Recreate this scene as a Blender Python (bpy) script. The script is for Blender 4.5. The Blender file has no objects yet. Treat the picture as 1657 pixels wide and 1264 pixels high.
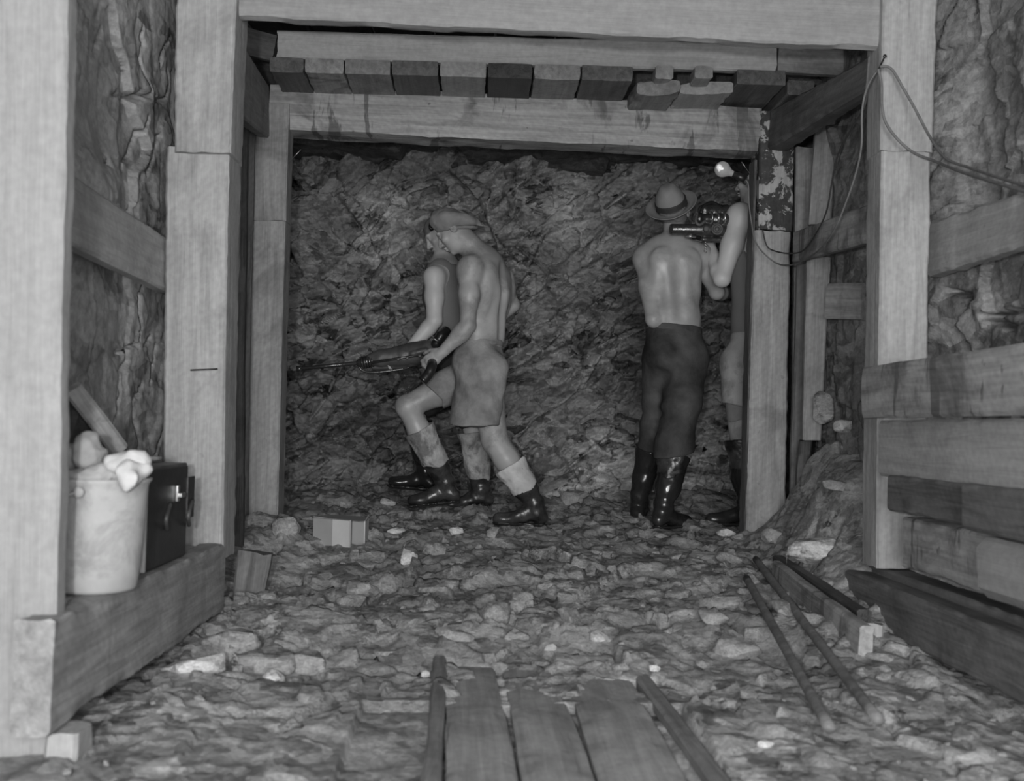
import bpy, math, random
import numpy as np
from mathutils import Vector, Matrix
random.seed(7)
COL = bpy.context.scene.collection
# ---------------------------------------------------------------- camera
F = 1740.0; CX, CY = 828.5, 632.0; CAM = np.array([0.0, 0.0, 0.52])
_a = 0.0227
def _basis():
    dx, dy = -53.0, -58.0
    r = dx*math.cos(_a) - dy*math.sin(_a); u = dx*math.sin(_a) + dy*math.cos(_a)
    yaw = math.atan2(-r, F); pit = math.atan2(-u, math.hypot(F, r))
    f = np.array([math.sin(yaw)*math.cos(pit), math.cos(yaw)*math.cos(pit), math.sin(pit)])
    r0 = np.cross(f, [0, 0, 1.0]); r0 /= np.linalg.norm(r0); u0 = np.cross(r0, f)
    R = r0*math.cos(_a) + u0*math.sin(_a); U = -r0*math.sin(_a) + u0*math.cos(_a)
    return R, U, f
CR, CU, CF = _basis()
def ray(px, py): return CR*(px-CX)/F - CU*(py-CY)/F + CF
def P(px, py, Y):
    """world point seen at a photo pixel, standing at depth Y"""
    d = ray(px, py); return Vector(CAM + d*(Y-CAM[1])/d[1])
def PX(px, py, X):
    d = ray(px, py); return Vector(CAM + d*(X/d[0]))
def proj(p):
    v = np.array(p)-CAM; z = v@CF
    return CX+F*(v@CR)/z, CY-F*(v@CU)/z
# ---------------------------------------------------------------- numpy noise
def _hash(ix, iy, iz, s):
    n = (ix*374761393 + iy*668265263 + iz*2147483647 + s*1274126177) & 0xffffffff
    n = ((n ^ (n >> 13))*1274126177) & 0xffffffff
    n = ((n ^ (n >> 16))*2246822519) & 0xffffffff
    return ((n ^ (n >> 15)) & 0xffffff)/float(0xffffff)
def vnoise(x, y, z=0.0, s=0):
    x = np.asarray(x, float); y = np.asarray(y, float); z = np.asarray(z, float)+np.zeros_like(x)
    ix = np.floor(x).astype(np.int64); iy = np.floor(y).astype(np.int64); iz = np.floor(z).astype(np.int64)
    fx, fy, fz = x-ix, y-iy, z-iz
    fx = fx*fx*(3-2*fx); fy = fy*fy*(3-2*fy); fz = fz*fz*(3-2*fz)
    r = 0
    for a in (0, 1):
        for b in (0, 1):
            for c in (0, 1):
                r = r + _hash(ix+a, iy+b, iz+c, s)*(fx if a else 1-fx)*(fy if b else 1-fy)*(fz if c else 1-fz)
    return r*2-1
def fbm(x, y, z=0.0, s=0, o=4):
    r = 0; A = 1.0
    for i in range(o):
        r = r + A*vnoise(x*2**i, y*2**i, z*2**i if not np.isscalar(z) else z, s+i*17); A *= .5
    return r
def facets(u, v, cell, tilt, off, s):
    """broken-rock height: each Voronoi cell is its own tilted plane; also returns edge closeness"""
    U = u/cell; V = v/cell
    iu = np.floor(U).astype(np.int64); iv = np.floor(V).astype(np.int64)
    d1 = np.full(U.shape, 9.0); d2 = d1.copy(); h = np.zeros(U.shape)
    for a in (-1, 0, 1):
        for b in (-1, 0, 1):
            ca, cb = iu+a, iv+b; z = np.zeros_like(ca)
            px = ca+.15+.7*_hash(ca, cb, z, s); py = cb+.15+.7*_hash(ca, cb, z, s+1)
            du, dv = U-px, V-py; d = du*du+dv*dv
            hh = (_hash(ca, cb, z, s+2)-.5)*2*off + ((_hash(ca, cb, z, s+3)-.5)*2*du + (_hash(ca, cb, z, s+4)-.5)*2*dv)*tilt
            near = d < d1
            d2 = np.where(near, d1, np.minimum(d2, d)); d1 = np.where(near, d, d1); h = np.where(near, hh, h)
    return h*cell, np.sqrt(d2)-np.sqrt(d1)
# ---------------------------------------------------------------- materials
def nodes(name):
    m = bpy.data.materials.new(name); m.use_nodes = True; t = m.node_tree; t.nodes.clear()
    o = t.nodes.new('ShaderNodeOutputMaterial'); b = t.nodes.new('ShaderNodeBsdfPrincipled')
    t.links.new(b.outputs[0], o.inputs[0]); return m, t, b
class NT:
    def __init__(s, t): s.t = t
    def n(s, ty, ins=None, **kw):
        nd = s.t.nodes.new('ShaderNode'+ty)
        for k, v in kw.items(): setattr(nd, k, v)
        for k, v in (ins or {}).items():
            if hasattr(v, 'links') or isinstance(v, bpy.types.NodeSocket): s.t.links.new(v, nd.inputs[k])
            else: nd.inputs[k].default_value = v
        return nd
    def coord(s, scale=(1, 1, 1), rnd=True):
        c = s.n('TexCoord').outputs['Object']
        if rnd:
            r = s.n('ObjectInfo').outputs['Random']
            m = s.n('Math', {0: r, 1: 37.0}, operation='MULTIPLY').outputs[0]
            c = s.n('VectorMath', {0: c, 1: m}, operation='ADD').outputs[0]
        return s.n('Mapping', {'Vector': c, 'Scale': scale}).outputs[0]
    def noise(s, vec, sc, det=4, rough=.55, dist=0):
        return s.n('TexNoise', {'Vector': vec, 'Scale': sc, 'Detail': det, 'Roughness': rough, 'Distortion': dist}).outputs['Fac']
    def rng(s, v, a, b, c, d): return s.n('MapRange', {0: v, 1: a, 2: b, 3: c, 4: d}).outputs[0]
    def mul(s, a, b): return s.n('Math', {0: a, 1: b}, operation='MULTIPLY').outputs[0]
    def add(s, a, b): return s.n('Math', {0: a, 1: b}, operation='ADD').outputs[0]
    def mix(s, f, a, b):
        f2 = s.n('Math', {0: 1.0, 1: f}, operation='SUBTRACT').outputs[0]
        return s.add(s.mul(a, f2), s.mul(b, f))
    def grey(s, v): return s.n('CombineColor', {0: v, 1: v, 2: v}).outputs[0]
    def bump(s, h, st, d, nrm=None):
        ins = {'Height': h, 'Strength': st, 'Distance': d}
        if nrm is not None: ins['Normal'] = nrm
        return s.n('Bump', ins).outputs[0]
def wood(name, base, stain=.5, grain=.35, saw=.0, blotch=None, rough=.75, sc=1.0, wet=.42, drip=.0):
    m, t, b = nodes(name); k = NT(t)
    c = k.coord()
    g = k.n('Mapping', {'Vector': c, 'Scale': (1.1*sc, 16*sc, 16*sc)}).outputs[0]
    gr = k.noise(g, 2.2, 6, .6, .6); gr2 = k.noise(k.n('Mapping', {'Vector': c, 'Scale': (3.5, 90, 90)}).outputs[0], 2.0, 3)
    v = k.add(k.rng(gr, .3, .7, 1-grain, 1+grain*.6), k.rng(gr2, .3, .7, -.06, .06))
    if saw:
        w = k.n('TexWave', {'Vector': k.n('Mapping', {'Vector': c, 'Rotation': (.2, .7, .75)}).outputs[0], 'Scale': 14.0, 'Distortion': 3.0, 'Detail': 2.0, 'Detail Scale': .5}, wave_type='BANDS', bands_direction='X').outputs['Fac']
        v = k.mul(v, k.rng(w, 0, 1, 1-saw*.45, 1+saw*.25))
    s1 = k.rng(k.noise(c, 3.2, 5, .6, .8), .50, .66, 0, stain)
    s2 = k.rng(k.noise(k.n('Mapping', {'Vector': c, 'Location': (9, 3, 1), 'Scale': (3.0, .5, .5)}).outputs[0], 3.0, 5, .62, .5), .57, .61, 0, drip)
    s3 = k.rng(k.noise(c, 19, 2), .70, .75, 0, stain*.8)
    d = k.n('Math', {0: k.n('Math', {0: s1, 1: s2}, operation='MAXIMUM').outputs[0], 1: s3}, operation='MAXIMUM').outputs[0]
    v = k.mix(d, v, k.mul(v, wet))
    v = k.mul(v, k.rng(k.noise(c, 45, 3), .3, .7, .9, 1.08))
    v = k.mul(v, base)
    if blotch:
        bl = k.rng(k.noise(c, 9, 9, .7, .3), .475, .50, 0, 1)
        v = k.mix(bl, v, k.mul(k.rng(k.noise(c, 30, 3), .3, .7, .7, 1.3), blotch))
    t.links.new(k.grey(v), b.inputs['Base Color'])
    t.links.new(k.rng(gr, .3, .7, rough-.12, rough+.12), b.inputs['Roughness'])
    h = k.add(k.mul(gr, 1.0), k.mul(gr2, .5))
    t.links.new(k.bump(h, .5, .006), b.inputs['Normal'])
    b.inputs['Specular IOR Level'].default_value = .35
    return m
def rock(name, base, contrast=.5, rough=(.3, .8), sc=1.0, bump=1.0, pale=None, spec=.5, rot=(.3, .6, .4), facet=.55, spots=()):
    m, t, b = nodes(name); k = NT(t)
    c = k.coord(rnd=False)
    warp = k.n('TexNoise', {'Vector': c, 'Scale': 3.0*sc, 'Detail': 4.0}).outputs['Color']
    warp = k.n('VectorMath', {0: k.n('VectorMath', {0: warp, 1: (.5, .5, .5)}, operation='SUBTRACT').outputs[0], 1: (.16/sc,)*3}, operation='MULTIPLY').outputs[0]
    cw = k.n('VectorMath', {0: c, 1: warp}, operation='ADD').outputs[0]
    cr = k.n('Mapping', {'Vector': cw, 'Rotation': rot, 'Scale': (1, 1, 2.2)}).outputs[0]
    def vor(scale, out='Color'): return k.n('TexVoronoi', {'Vector': cr, 'Scale': scale*sc, 'Randomness': 1.0}, feature='F1').outputs[out]
    nrm = k.n('NewGeometry').outputs['Normal']
    for scl, am in ((3.2, .7), (9, .9), (26, .7)):
        q = k.n('VectorMath', {0: k.n('VectorMath', {0: vor(scl), 1: (.5, .5, .5)}, operation='SUBTRACT').outputs[0], 1: (am*facet,)*3}, operation='MULTIPLY').outputs[0]
        nrm = k.n('VectorMath', {0: nrm, 1: q}, operation='ADD').outputs[0]
    nrm = k.n('VectorMath', {0: nrm}, operation='NORMALIZE').outputs[0]
    cell = k.n('SeparateColor', {0: vor(9)}).outputs[0]; cell2 = k.n('SeparateColor', {0: vor(3.2)}).outputs[1]; cell3 = k.n('SeparateColor', {0: vor(26)}).outputs[2]
    a = k.noise(cw, 1.6*sc, 7, .62, .2); a2 = k.noise(cr, 7*sc, 6, .65); a3 = k.noise(c, 60*sc, 4, .7)
    v = k.mul(k.mul(k.rng(a, .32, .68, 1-contrast*.8, 1+contrast*.9), k.rng(a2, .3, .7, 1-contrast*.6, 1+contrast*.6)), k.rng(a3, .3, .7, .75, 1.25))
    v = k.mul(v, k.mul(k.rng(cell3, 0, 1, 1-contrast*.3, 1+contrast*.3), k.mul(k.rng(cell, 0, 1, 1-contrast*.4, 1+contrast*.4), k.rng(cell2, 0, 1, 1-contrast*.35, 1+contrast*.35))))
    if pale:
        p = k.rng(k.noise(cw, 1.1, 3), .54, .64, 0, 1); v = k.mul(v, k.rng(p, 0, 1, 1, pale))
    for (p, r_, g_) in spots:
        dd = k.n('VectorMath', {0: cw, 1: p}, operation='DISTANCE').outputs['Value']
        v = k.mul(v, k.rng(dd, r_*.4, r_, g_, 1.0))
    v = k.mul(v, base)
    t.links.new(k.grey(v), b.inputs['Base Color'])
    rg = k.noise(cw, 4*sc, 5, .65)
    t.links.new(k.rng(rg, .40, .60, rough[0], rough[1]), b.inputs['Roughness'])
    n1 = k.bump(k.add(a2, k.mul(k.noise(cr, 24*sc, 5, .7), .5)), .55*bump, .018, nrm)
    n2 = k.bump(k.noise(c, 90*sc, 4, .75), .6*bump, .006, n1)
    t.links.new(n2, b.inputs['Normal'])
    b.inputs['Specular IOR Level'].default_value = spec
    return m
def plain(name, v, rough=.6, metal=0.0, var=.2, sc=12, bump=.2, spec=.5, bd=.004, grime=0.0, gsc=3.0, rr=0.0):
    m, t, b = nodes(name); k = NT(t); c = k.coord()
    x = k.mul(k.rng(k.noise(c, sc, 5, .6), .3, .7, 1-var, 1+var), v)
    if grime:
        gm = k.rng(k.noise(c, gsc, 6, .65, .4), .47, .58, 0, grime); x = k.mul(x, k.rng(gm, 0, 1, 1, .35))
    t.links.new(k.grey(x), b.inputs['Base Color'])
    if rr: t.links.new(k.rng(k.noise(c, 6, 4), .35, .65, rough-rr, rough+rr), b.inputs['Roughness'])
    else: b.inputs['Roughness'].default_value = rough
    b.inputs['Metallic'].default_value = metal; b.inputs['Specular IOR Level'].default_value = spec
    if bump: t.links.new(k.bump(k.noise(c, sc*3, 4, .6), bump, bd), b.inputs['Normal'])
    return m
M = dict(
  w_near=wood('near_pale_timber', .30, .22, .10, sc=.7, wet=.75),
  w_pale=wood('pale_sawn_timber', .38, .45, .22, .06, wet=.55),
  w_plank=wood('pale_roof_plank', .52, .3, .15, wet=.6),
  w_mid=wood('mid_sawn_timber', .31, .6, .32, .08, wet=.5, drip=.3),
  w_back=wood('back_sawn_timber', .33, .6, .30, .08, wet=.45),
  w_stain=wood('stained_timber', .37, .95, .35, .08, wet=.38, drip=.95),
  w_dark=wood('dark_timber', .155, .6, .45, .1, wet=.5, rough=.65),
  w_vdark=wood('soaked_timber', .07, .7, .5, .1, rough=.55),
  w_blotch=wood('peeling_whitewashed_timber', .40, .3, .25, blotch=.05),
  w_floor=wood('dirty_floor_plank', .22, .7, .4, rough=.85, wet=.6),
  w_floor2=wood('trodden_floor_plank', .34, .8, .25, rough=.9, wet=.65, sc=.8),
  w_rod=wood('stick_timber', .20, .5, .4, rough=.6),
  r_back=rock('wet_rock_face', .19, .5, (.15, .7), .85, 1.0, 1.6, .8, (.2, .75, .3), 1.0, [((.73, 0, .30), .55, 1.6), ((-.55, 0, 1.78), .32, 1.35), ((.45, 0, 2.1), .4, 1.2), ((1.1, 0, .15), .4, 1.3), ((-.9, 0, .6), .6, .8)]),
  r_left=rock('clay_rock', .30, .2, (.5, .9), .7, .4, None, .3, facet=.25),
  r_right=rock('right_rock', .22, .3, (.4, .9), 1.0, .6, 1.2, .35, facet=.35),
  r_floor=rock('trampled_rubble', .30, .36, (.35, .9), 1.5, .8, 1.15, .45, (.1, .1, .3), .5),
  r_stone=rock('broken_stone', .30, .38, (.4, .9), 2.0, .6, None, .4),
  r_white=rock('pale_stone', .55, .3, (.4, .8), 2.0, .6, None, .5),
  r_ceil=rock('ceiling_rock', .10, .4, (.5, .9), 1.0, 1.0),
  skin=plain('sunburnt_skin', .37, .5, 0, .10, 9, .15, .45, .003, grime=.45, gsc=5, rr=.1),
  skinp=plain('pale_skin', .52, .5, 0, .10, 9, .08, .45, .003),
  skin_oil=plain('sweaty_skin', .36, .42, 0, .14, 8, .18, .45, .003, grime=.3, gsc=4, rr=.14),
  shorts=plain('dusty_cotton_shorts', .25, .9, 0, .35, 9, .9, .1, .006),
  singlet=plain('grey_singlet', .20, .95, 0, .08, 6, .4, .1, .003),
  cap=plain('soft_cloth_cap', .22, .95, 0, .15, 10, .5, .1, .006),
  trou=plain('dark_wet_trousers', .058, .7, 0, .6, 5, .9, .25, .008),
  paletrou=plain('pale_muddy_trousers', .34, .9, 0, .2, 5, .5, .1, .008, grime=.5, gsc=6),
  patch=plain('grey_knee_cloth', .20, .9, 0, .12, 14, .4, .1, .004),
  felt=plain('grey_felt', .25, .9, 0, .12, 8, .35, .15, .003),
  band=plain('black_hat_band', .035, .7, 0, .2, 20, .2),
  hair=plain('dark_hair', .05, .6, 0, .3, 60, .6, .4, .004),
  hairg=plain('cropped_hair', .16, .7, 0, .3, 60, .6, .3, .004),
  rubber=plain('wet_black_rubber', .022, .22, 0, .3, 8, .12, .6, .004, rr=.1),
  mud=plain('mud_caked_canvas', .42, .85, 0, .3, 14, .8, .2, .008, grime=.9, gsc=7),
  mud2=plain('pale_canvas', .58, .85, 0, .12, 12, .5, .2, .006, grime=.25, gsc=5),
  mudw=plain('wet_muddy_rubber', .045, .3, 0, .5, 10, .4, .6, .005, grime=1.0, gsc=6, rr=.1),
  steel=plain('oily_drill_steel', .10, .38, .7, .35, 18, .5, .6, .004, rr=.14),
  steel2=plain('dusty_drill_casing', .09, .55, .2, .25, 14, .4, .5, .004, rr=.12),
  black=plain('black_grip', .018, .35, 0, .3, 18, .2, .5),
  bright=plain('worn_bright_metal', .45, .3, .9, .2, 20, .2),
  galv=plain('galvanised_bucket', .40, .7, .1, .14, 9, .2, .3, .003, grime=.4, gsc=7),
  rag=plain('white_rag', .55, .9, 0, .1, 10, .5, .1, .01),
  rag2=plain('grey_rag', .36, .9, 0, .2, 10, .5, .1, .01),
  case=plain('black_case_leather', .035, .45, 0, .2, 30, .3, .4),
  casetop=plain('worn_case_top', .10, .5, 0, .3, 10, .2),
  edge=plain('pale_case_edge', .40, .6, 0, .2, 20, .2),
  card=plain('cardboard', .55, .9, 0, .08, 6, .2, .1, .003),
  card2=plain('painted_shade_cardboard', .33, .9, 0, .1, 6, .2, .1, .003),  # darker copy of the cardboard, shade put into the colour
  cable=plain('dull_cable', .15, .7, 0, .2, 30, .2), cabled=plain('dark_cable', .035, .6, 0, .2, 30, .2),
)
def glass_mat():
    m, t, b = nodes('bulb_glass'); b.inputs['Base Color'].default_value = (.45, .45, .45, 1)
    b.inputs['Roughness'].default_value = .25; b.inputs['Transmission Weight'].default_value = .35
    b.inputs['Emission Color'].default_value = (1, 1, 1, 1); b.inputs['Emission Strength'].default_value = .03
    return m
M['glass'] = glass_mat()
def em():
    m, t, b = nodes('lamp_filament'); b.inputs['Emission Color'].default_value = (1, 1, 1, 1); b.inputs['Emission Strength'].default_value = 2; return m
M['fil'] = em()
# ---------------------------------------------------------------- object helpers
def tag(o, label=None, cat=None, group=None, kind=None):
    for k, v in (('label', label), ('category', cat), ('group', group), ('kind', kind)):
        if v: o[k] = v
    return o
def mk(name, V, Fc, mat, parent=None, smooth=True, origin=None, world=None):
    """link verts/faces (world coordinates) as one mesh object with its origin at its base"""
    V = np.asarray(V, float)
    if origin is None and world is None:
        lo, hi = V.min(0), V.max(0); origin = np.array([(lo[0]+hi[0])/2, (lo[1]+hi[1])/2, lo[2]])
    me = bpy.data.meshes.new(name)
    if world is not None:
        Mi = np.array(world.inverted()); L = V@Mi[:3, :3].T+Mi[:3, 3]
    else: L = V-np.array(origin)
    Fc = np.asarray(Fc) if not isinstance(Fc, list) else Fc
    if isinstance(Fc, np.ndarray) and len(V) > 3000:
        n = Fc.shape[1]; me.vertices.add(len(V)); me.vertices.foreach_set('co', L.astype(np.float32).ravel())
        me.loops.add(Fc.size); me.loops.foreach_set('vertex_index', Fc.astype(np.int32).ravel())
        me.polygons.add(len(Fc)); me.polygons.foreach_set('loop_start', np.arange(0, Fc.size, n, dtype=np.int32))
        me.update(calc_edges=True); me.validate()
    else:
        me.from_pydata([tuple(v) for v in L], [], [tuple(int(i) for i in f) for f in Fc]); me.validate()
    me.polygons.foreach_set('use_smooth', [True]*len(me.polygons))
    if not smooth: me.set_sharp_from_angle(angle=math.radians(26))
    me.materials.append(mat)
    o = bpy.data.objects.new(name, me); COL.objects.link(o)
    W = world if world is not None else Matrix.Translation(Vector(origin))
    if parent is not None:
        o.parent = parent; W = PW[parent.name].inverted()@W; PW[o.name] = PW[parent.name]@W
    else: PW[o.name] = W.copy()
    o.matrix_local = W
    return o
PW = {}
def empty(name, loc):
    o = bpy.data.objects.new(name, None); COL.objects.link(o); o.location = loc; o.empty_display_size = .1
    PW[o.name] = Matrix.Translation(Vector(loc)); return o
def gridf(nu, nv):
    i = np.arange((nu-1)*(nv-1)); a = (i//(nv-1))*nv + i % (nv-1)
    return np.stack([a, a+nv, a+nv+1, a+1], 1)
def tube_vf(pts, rad, seg=14, squash=None):
    pts = [Vector(p) for p in pts]; n = len(pts); V = []; Fc = []
    if not hasattr(rad, '__len__'): rad = [rad]*n
    up = None
    for i, p in enumerate(pts):
        d = (pts[min(i+1, n-1)]-pts[max(i-1, 0)])
        if d.length < 1e-9: d = Vector((0, 0, 1))
        d.normalize()
        if up is None: up = d.orthogonal().normalized()
        else:
            up = up-d*up.dot(d); up.normalize()
        s = d.cross(up)
        for k in range(seg):
            a = 2*math.pi*k/seg; V.append(p+(up*math.cos(a)+s*math.sin(a))*rad[i])
    for i in range(n-1):
        for k in range(seg):
            k2 = (k+1) % seg; Fc.append((i*seg+k, i*seg+k2, (i+1)*seg+k2, (i+1)*seg+k))
    Fc.append(tuple(range(seg))[::-1]); Fc.append(tuple((n-1)*seg+k for k in range(seg)))
    return V, Fc
def join_vf(lst):
    V = []; Fc = []
    for v, f in lst:
        o = len(V); V += [tuple(x) for x in v]; Fc += [tuple(int(i)+o for i in q) for q in f]
    return V, Fc
def spline(pts, n=8):
    pts = [Vector(p) for p in pts]; q = [pts[0]]+pts+[pts[-1]]; out = []
    for i in range(1, len(q)-2):
        for k in range(n):
            t = k/n; a, b, c, d = q[i-1], q[i], q[i+1], q[i+2]
            out.append(.5*((2*b)+(c-a)*t+(2*a-5*b+4*c-d)*t*t+(3*b-a-3*c+d)*t**3))
    out.append(pts[-1]); return out
def lathe(prof, p0, axis, seg=24):
    """prof: (along, radius)"""
    ax = Vector(axis).normalized(); p0 = Vector(p0)
    pts = [p0+ax*a for a, r in prof]
    u = ax.orthogonal().normalized(); s = ax.cross(u); V = []; Fc = []; n = len(prof)
    for (a, r), p in zip(prof, pts):
        for k in range(seg):
            t = 2*math.pi*k/seg; V.append(p+(u*math.cos(t)+s*math.sin(t))*max(r, 1e-4))
    for i in range(n-1):
        for k in range(seg):
            k2 = (k+1) % seg; Fc.append((i*seg+k, i*seg+k2, (i+1)*seg+k2, (i+1)*seg+k))
    Fc.append(tuple(range(seg))[::-1]); Fc.append(tuple((n-1)*seg+k for k in range(seg)))
    return V, Fc
TS = [0]
def timber_vf(a, b, w, h, up=(0, 0, 1), rough=.004, cham=.008, skew=(0, 0), wear=.0, taper=1.0):
    """sawn timber from a to b; w across, h along `up`; local X runs along the grain"""
    a = Vector(a); b = Vector(b); X = (b-a); L = X.length; X.normalize(); Z = Vector(up); Z = (Z-X*Z.dot(X)).normalized(); Y = Z.cross(X)
    TS[0] += 1; s = TS[0]
    n = max(4, min(90, int(L/.02)))
    c = cham; hw, hh = w/2, h/2
    sec = []
    def edge(p, q, m):
        for i in range(m): sec.append((p[0]+(q[0]-p[0])*i/m, p[1]+(q[1]-p[1])*i/m))
    my = max(2, min(10, int(w/.025))); mz = max(2, min(10, int(h/.025)))
    edge((-hw+c, -hh), (hw-c, -hh), my); edge((hw-c, -hh), (hw, -hh+c), 1); edge((hw, -hh+c), (hw, hh-c), mz); edge((hw, hh-c), (hw-c, hh), 1)
    edge((hw-c, hh), (-hw+c, hh), my); edge((-hw+c, hh), (-hw, hh-c), 1); edge((-hw, hh-c), (-hw, -hh+c), mz); edge((-hw, -hh+c), (-hw+c, -hh), 1)
    S = np.array(sec); m = len(S); t = np.linspace(0, L, n+1)
    T, SY = np.meshgrid(t, S[:, 0], indexing='ij'); _, SZ = np.meshgrid(t, S[:, 1], indexing='ij')
    k = 1+(taper-1)*T/L; SY = SY*k; SZ = SZ*k
    ey = np.abs(SY)/hw; ez = np.abs(SZ)/hh; corner = np.clip((ey+ez-1.6)/.4, 0, 1)
    d = rough*(fbm(T*5+s*3.1, SY*7+s, SZ*7, s=s, o=2)*.5 + corner*(fbm(T*16+s, SY*4, SZ*4, s=s+5)-.3)*1.6)
    if wear: d = d+corner*wear*np.minimum(0, fbm(T*5+s, SY*2, SZ*2, s=s+9)-.1)
    f = 1+d/np.maximum(np.hypot(SY, SZ), .03)
    T2 = T.copy()
    T2[0] += rough*1.2*vnoise(SY[0]*30, SZ[0]*30, s=s)+skew[0]*SY[0]/hw; T2[-1] += rough*1.2*vnoise(SY[-1]*30, SZ[-1]*30, s=s+2)+skew[1]*SY[-1]/hw
    bow = .5*rough*np.sin(T/L*math.pi)
    W = np.array([list(X), list(Y), list(Z)])
    V = np.array(a)+T2[..., None]*W[0]+(SY*f+bow)[..., None]*W[1]+(SZ*f)[..., None]*W[2]
    V = V.reshape(-1, 3); Fc = []
    for i in range(n):
        for j in range(m):
            j2 = (j+1) % m; Fc.append((i*m+j, i*m+j2, (i+1)*m+j2, (i+1)*m+j))
    Fc.append(tuple(range(m))[::-1]); Fc.append(tuple(n*m+j for j in range(m)))
    Wm = Matrix(((X.x, Y.x, Z.x, a.x), (X.y, Y.y, Z.y, a.y), (X.z, Y.z, Z.z, a.z), (0, 0, 0, 1)))
    return V, Fc, Wm
def timber(name, a, b, w, h, mat, label=None, cat='timber', group=None, parent=None, up=(0, 0, 1), **kw):
    V, Fc, W = timber_vf(a, b, w, h, up, **kw)
    o = mk(name, V, Fc, M[mat], parent, smooth=False, world=W)
    if not parent: tag(o, label, cat, group, 'thing')
    elif label: o['label'] = label
    return o
def post(name, t, b, Y, thick, mat, label=None, Yb=None, **kw):
    """upright whose front face fills photo px t=(xl,xr,y) to b=(xl,xr,y) at depth Y"""
    Yb = Yb or Y
    p0 = P((t[0]+t[1])/2, t[2], Y); p1 = P((b[0]+b[1])/2, b[2], Yb)
    w0 = (P(t[1], t[2], Y)-P(t[0], t[2], Y)).length; w1 = (P(b[1], b[2], Yb)-P(b[0], b[2], Yb)).length
    off = Vector((0, thick/2, 0))
    return timber(name, p0+off, p1+off, w0, thick, mat, label, cat=kw.pop('cat', 'post'), up=(0, 1, 0), taper=w1/w0, **kw)
# ---------------------------------------------------------------- ground shape
def zf(x, y, fine=True):
    x = np.asarray(x, float); y = np.asarray(y, float)
    z = np.interp(y, [0, 2.4, 3.4, 3.9, 4.5, 5.0, 5.5, 6.3, 7.0, 8], [-.24, -.25, -.235, -.17, -.10, -.05, .0, .05, .13, .25])
    g = lambda cx, cy, sx, sy, h: h*np.exp(-((x-cx)/sx)**2-((y-cy)/sy)**2)
    z = z+g(-1.05, 5.0, .28, .35, .09)+g(-1.2, 4.3, .22, .5, .06)
    # muck heaped against the right side behind the low planks
    r = np.clip((x-1.27)/.30, 0, 1)*np.clip((y-3.6)/.5, 0, 1)*np.clip((5.6-y)/.5, 0, 1)
    z = z+r*(.16+.34*np.clip((x-1.35)/.3, 0, 1)*np.clip((y-4.0)/.6, 0, 1))
    z = z+g(1.35, 3.2, .3, .6, .05)-g(.72, 4.6, .5, .3, .0)
    z = z+.025*fbm(x*2.1, y*2.1, s=3, o=3)
    if not fine: return z
    am = np.interp(y, [2.0, 2.9, 3.6, 7], [.25, .6, 1.0, 1.0])*(1-.8*((x > -.35) & (x < .62) & (y < 3.1)))
    xx = x+.05*fbm(x*5, y*5, s=8, o=2); yy = y*.75+.05*fbm(x*5, y*5, s=9, o=2)
    h1, e1 = facets(xx, yy, .22, .28, .12, 11); h2, e2 = facets(xx, yy, .085, .45, .22, 12); h3, e3 = facets(xx, yy, .035, .5, .25, 13)
    z = z+am*(h1*.55+h2*.6+h3*.4 - .004*np.exp(-e2*14) - .007*np.exp(-e1*16))
    z = z-.03*((x > -.30) & (x < .58) & (y < 3.02))
    return z
def zp(x, y): return float(zf(np.array([x]), np.array([y]))[0])
def zs(x, y): return float(zf(np.array([x]), np.array([y]), False)[0])
# floor
ys = [0.6]
while ys[-1] < 7.7: ys.append(ys[-1]+max(.006, ys[-1]*.0036))
ys = np.array(ys); xs = np.linspace(-2.0, 2.6, 420)
Yg, Xg = np.meshgrid(ys, xs, indexing='ij')
Z = zf(Xg, Yg)
V = np.stack([Xg, Yg, Z], -1).reshape(-1, 3)
tag(mk('floor', V, gridf(len(ys), len(xs))[:, ::-1], M['r_floor'], origin=(0, 0, 0)), 'trampled grey rubble and mud covering the tunnel floor', 'floor', kind='structure')
def poly_dist(u, v, pl):
    d = np.full(u.shape, 9.0)
    for (a, b), (c, e) in zip(pl[:-1], pl[1:]):
        du, dv = c-a, e-b; t = np.clip(((u-a)*du+(v-b)*dv)/(du*du+dv*dv+1e-9), 0, 1)
        d = np.minimum(d, np.hypot(u-a-t*du, v-b-t*dv))
    return d
# back rock face
nx, nz = 520, 380
x = np.linspace(-2.0, 2.6, nx); z = np.linspace(-.2, 2.9, nz); Zg, Xg = np.meshgrid(z, x, indexing='ij')
u = Xg+.06*fbm(Xg*2, Zg*2, s=21, o=3); v = Zg+.06*fbm(Xg*2, Zg*2, s=22, o=3)
ru, rv = u*.82+v*.57, (-u*.57+v*.82)*1.7
h0, e0 = facets(ru, rv, .55, .30, .14, 31); h1, e1 = facets(ru, rv, .22, .40, .20, 32); h2, e2 = facets(ru*1.0, rv*1.3, .085, .5, .28, 33)
D = 6.95-.10*(Zg-.4)**2*0.3 - h0*1.3-h1*1.1-h2*.55 + .02*fbm(Xg*4, Zg*4, s=25, o=3) + .014*np.exp(-e1*22)+.02*np.exp(-e0*24)
D = D-.35*np.clip(.45-Zg, 0, 1)**1.3      # toe of the face runs out onto the floor
for (px, py, r) in ((826, 284, .035),):     # drill hole
    c = P(px, py, 6.85); D = D+.2*np.exp(-(((Xg-c.x)**2+(Zg-c.z)**2)/r**2)**2)
for pl in ([(598, 372), (632, 318)], [(985, 330), (1030, 300)], [(660, 690), (760, 640)], [(905, 770), (1010, 690)], [(500, 680), (530, 640), (560, 560)]):
    q = [(P(a, b, 6.85).x, P(a, b, 6.85).z) for a, b in pl]; D = D+.05*np.exp(-(poly_dist(Xg, Zg, q)/.012)**2)
V = np.stack([Xg, D, Zg], -1).reshape(-1, 3)
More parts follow.
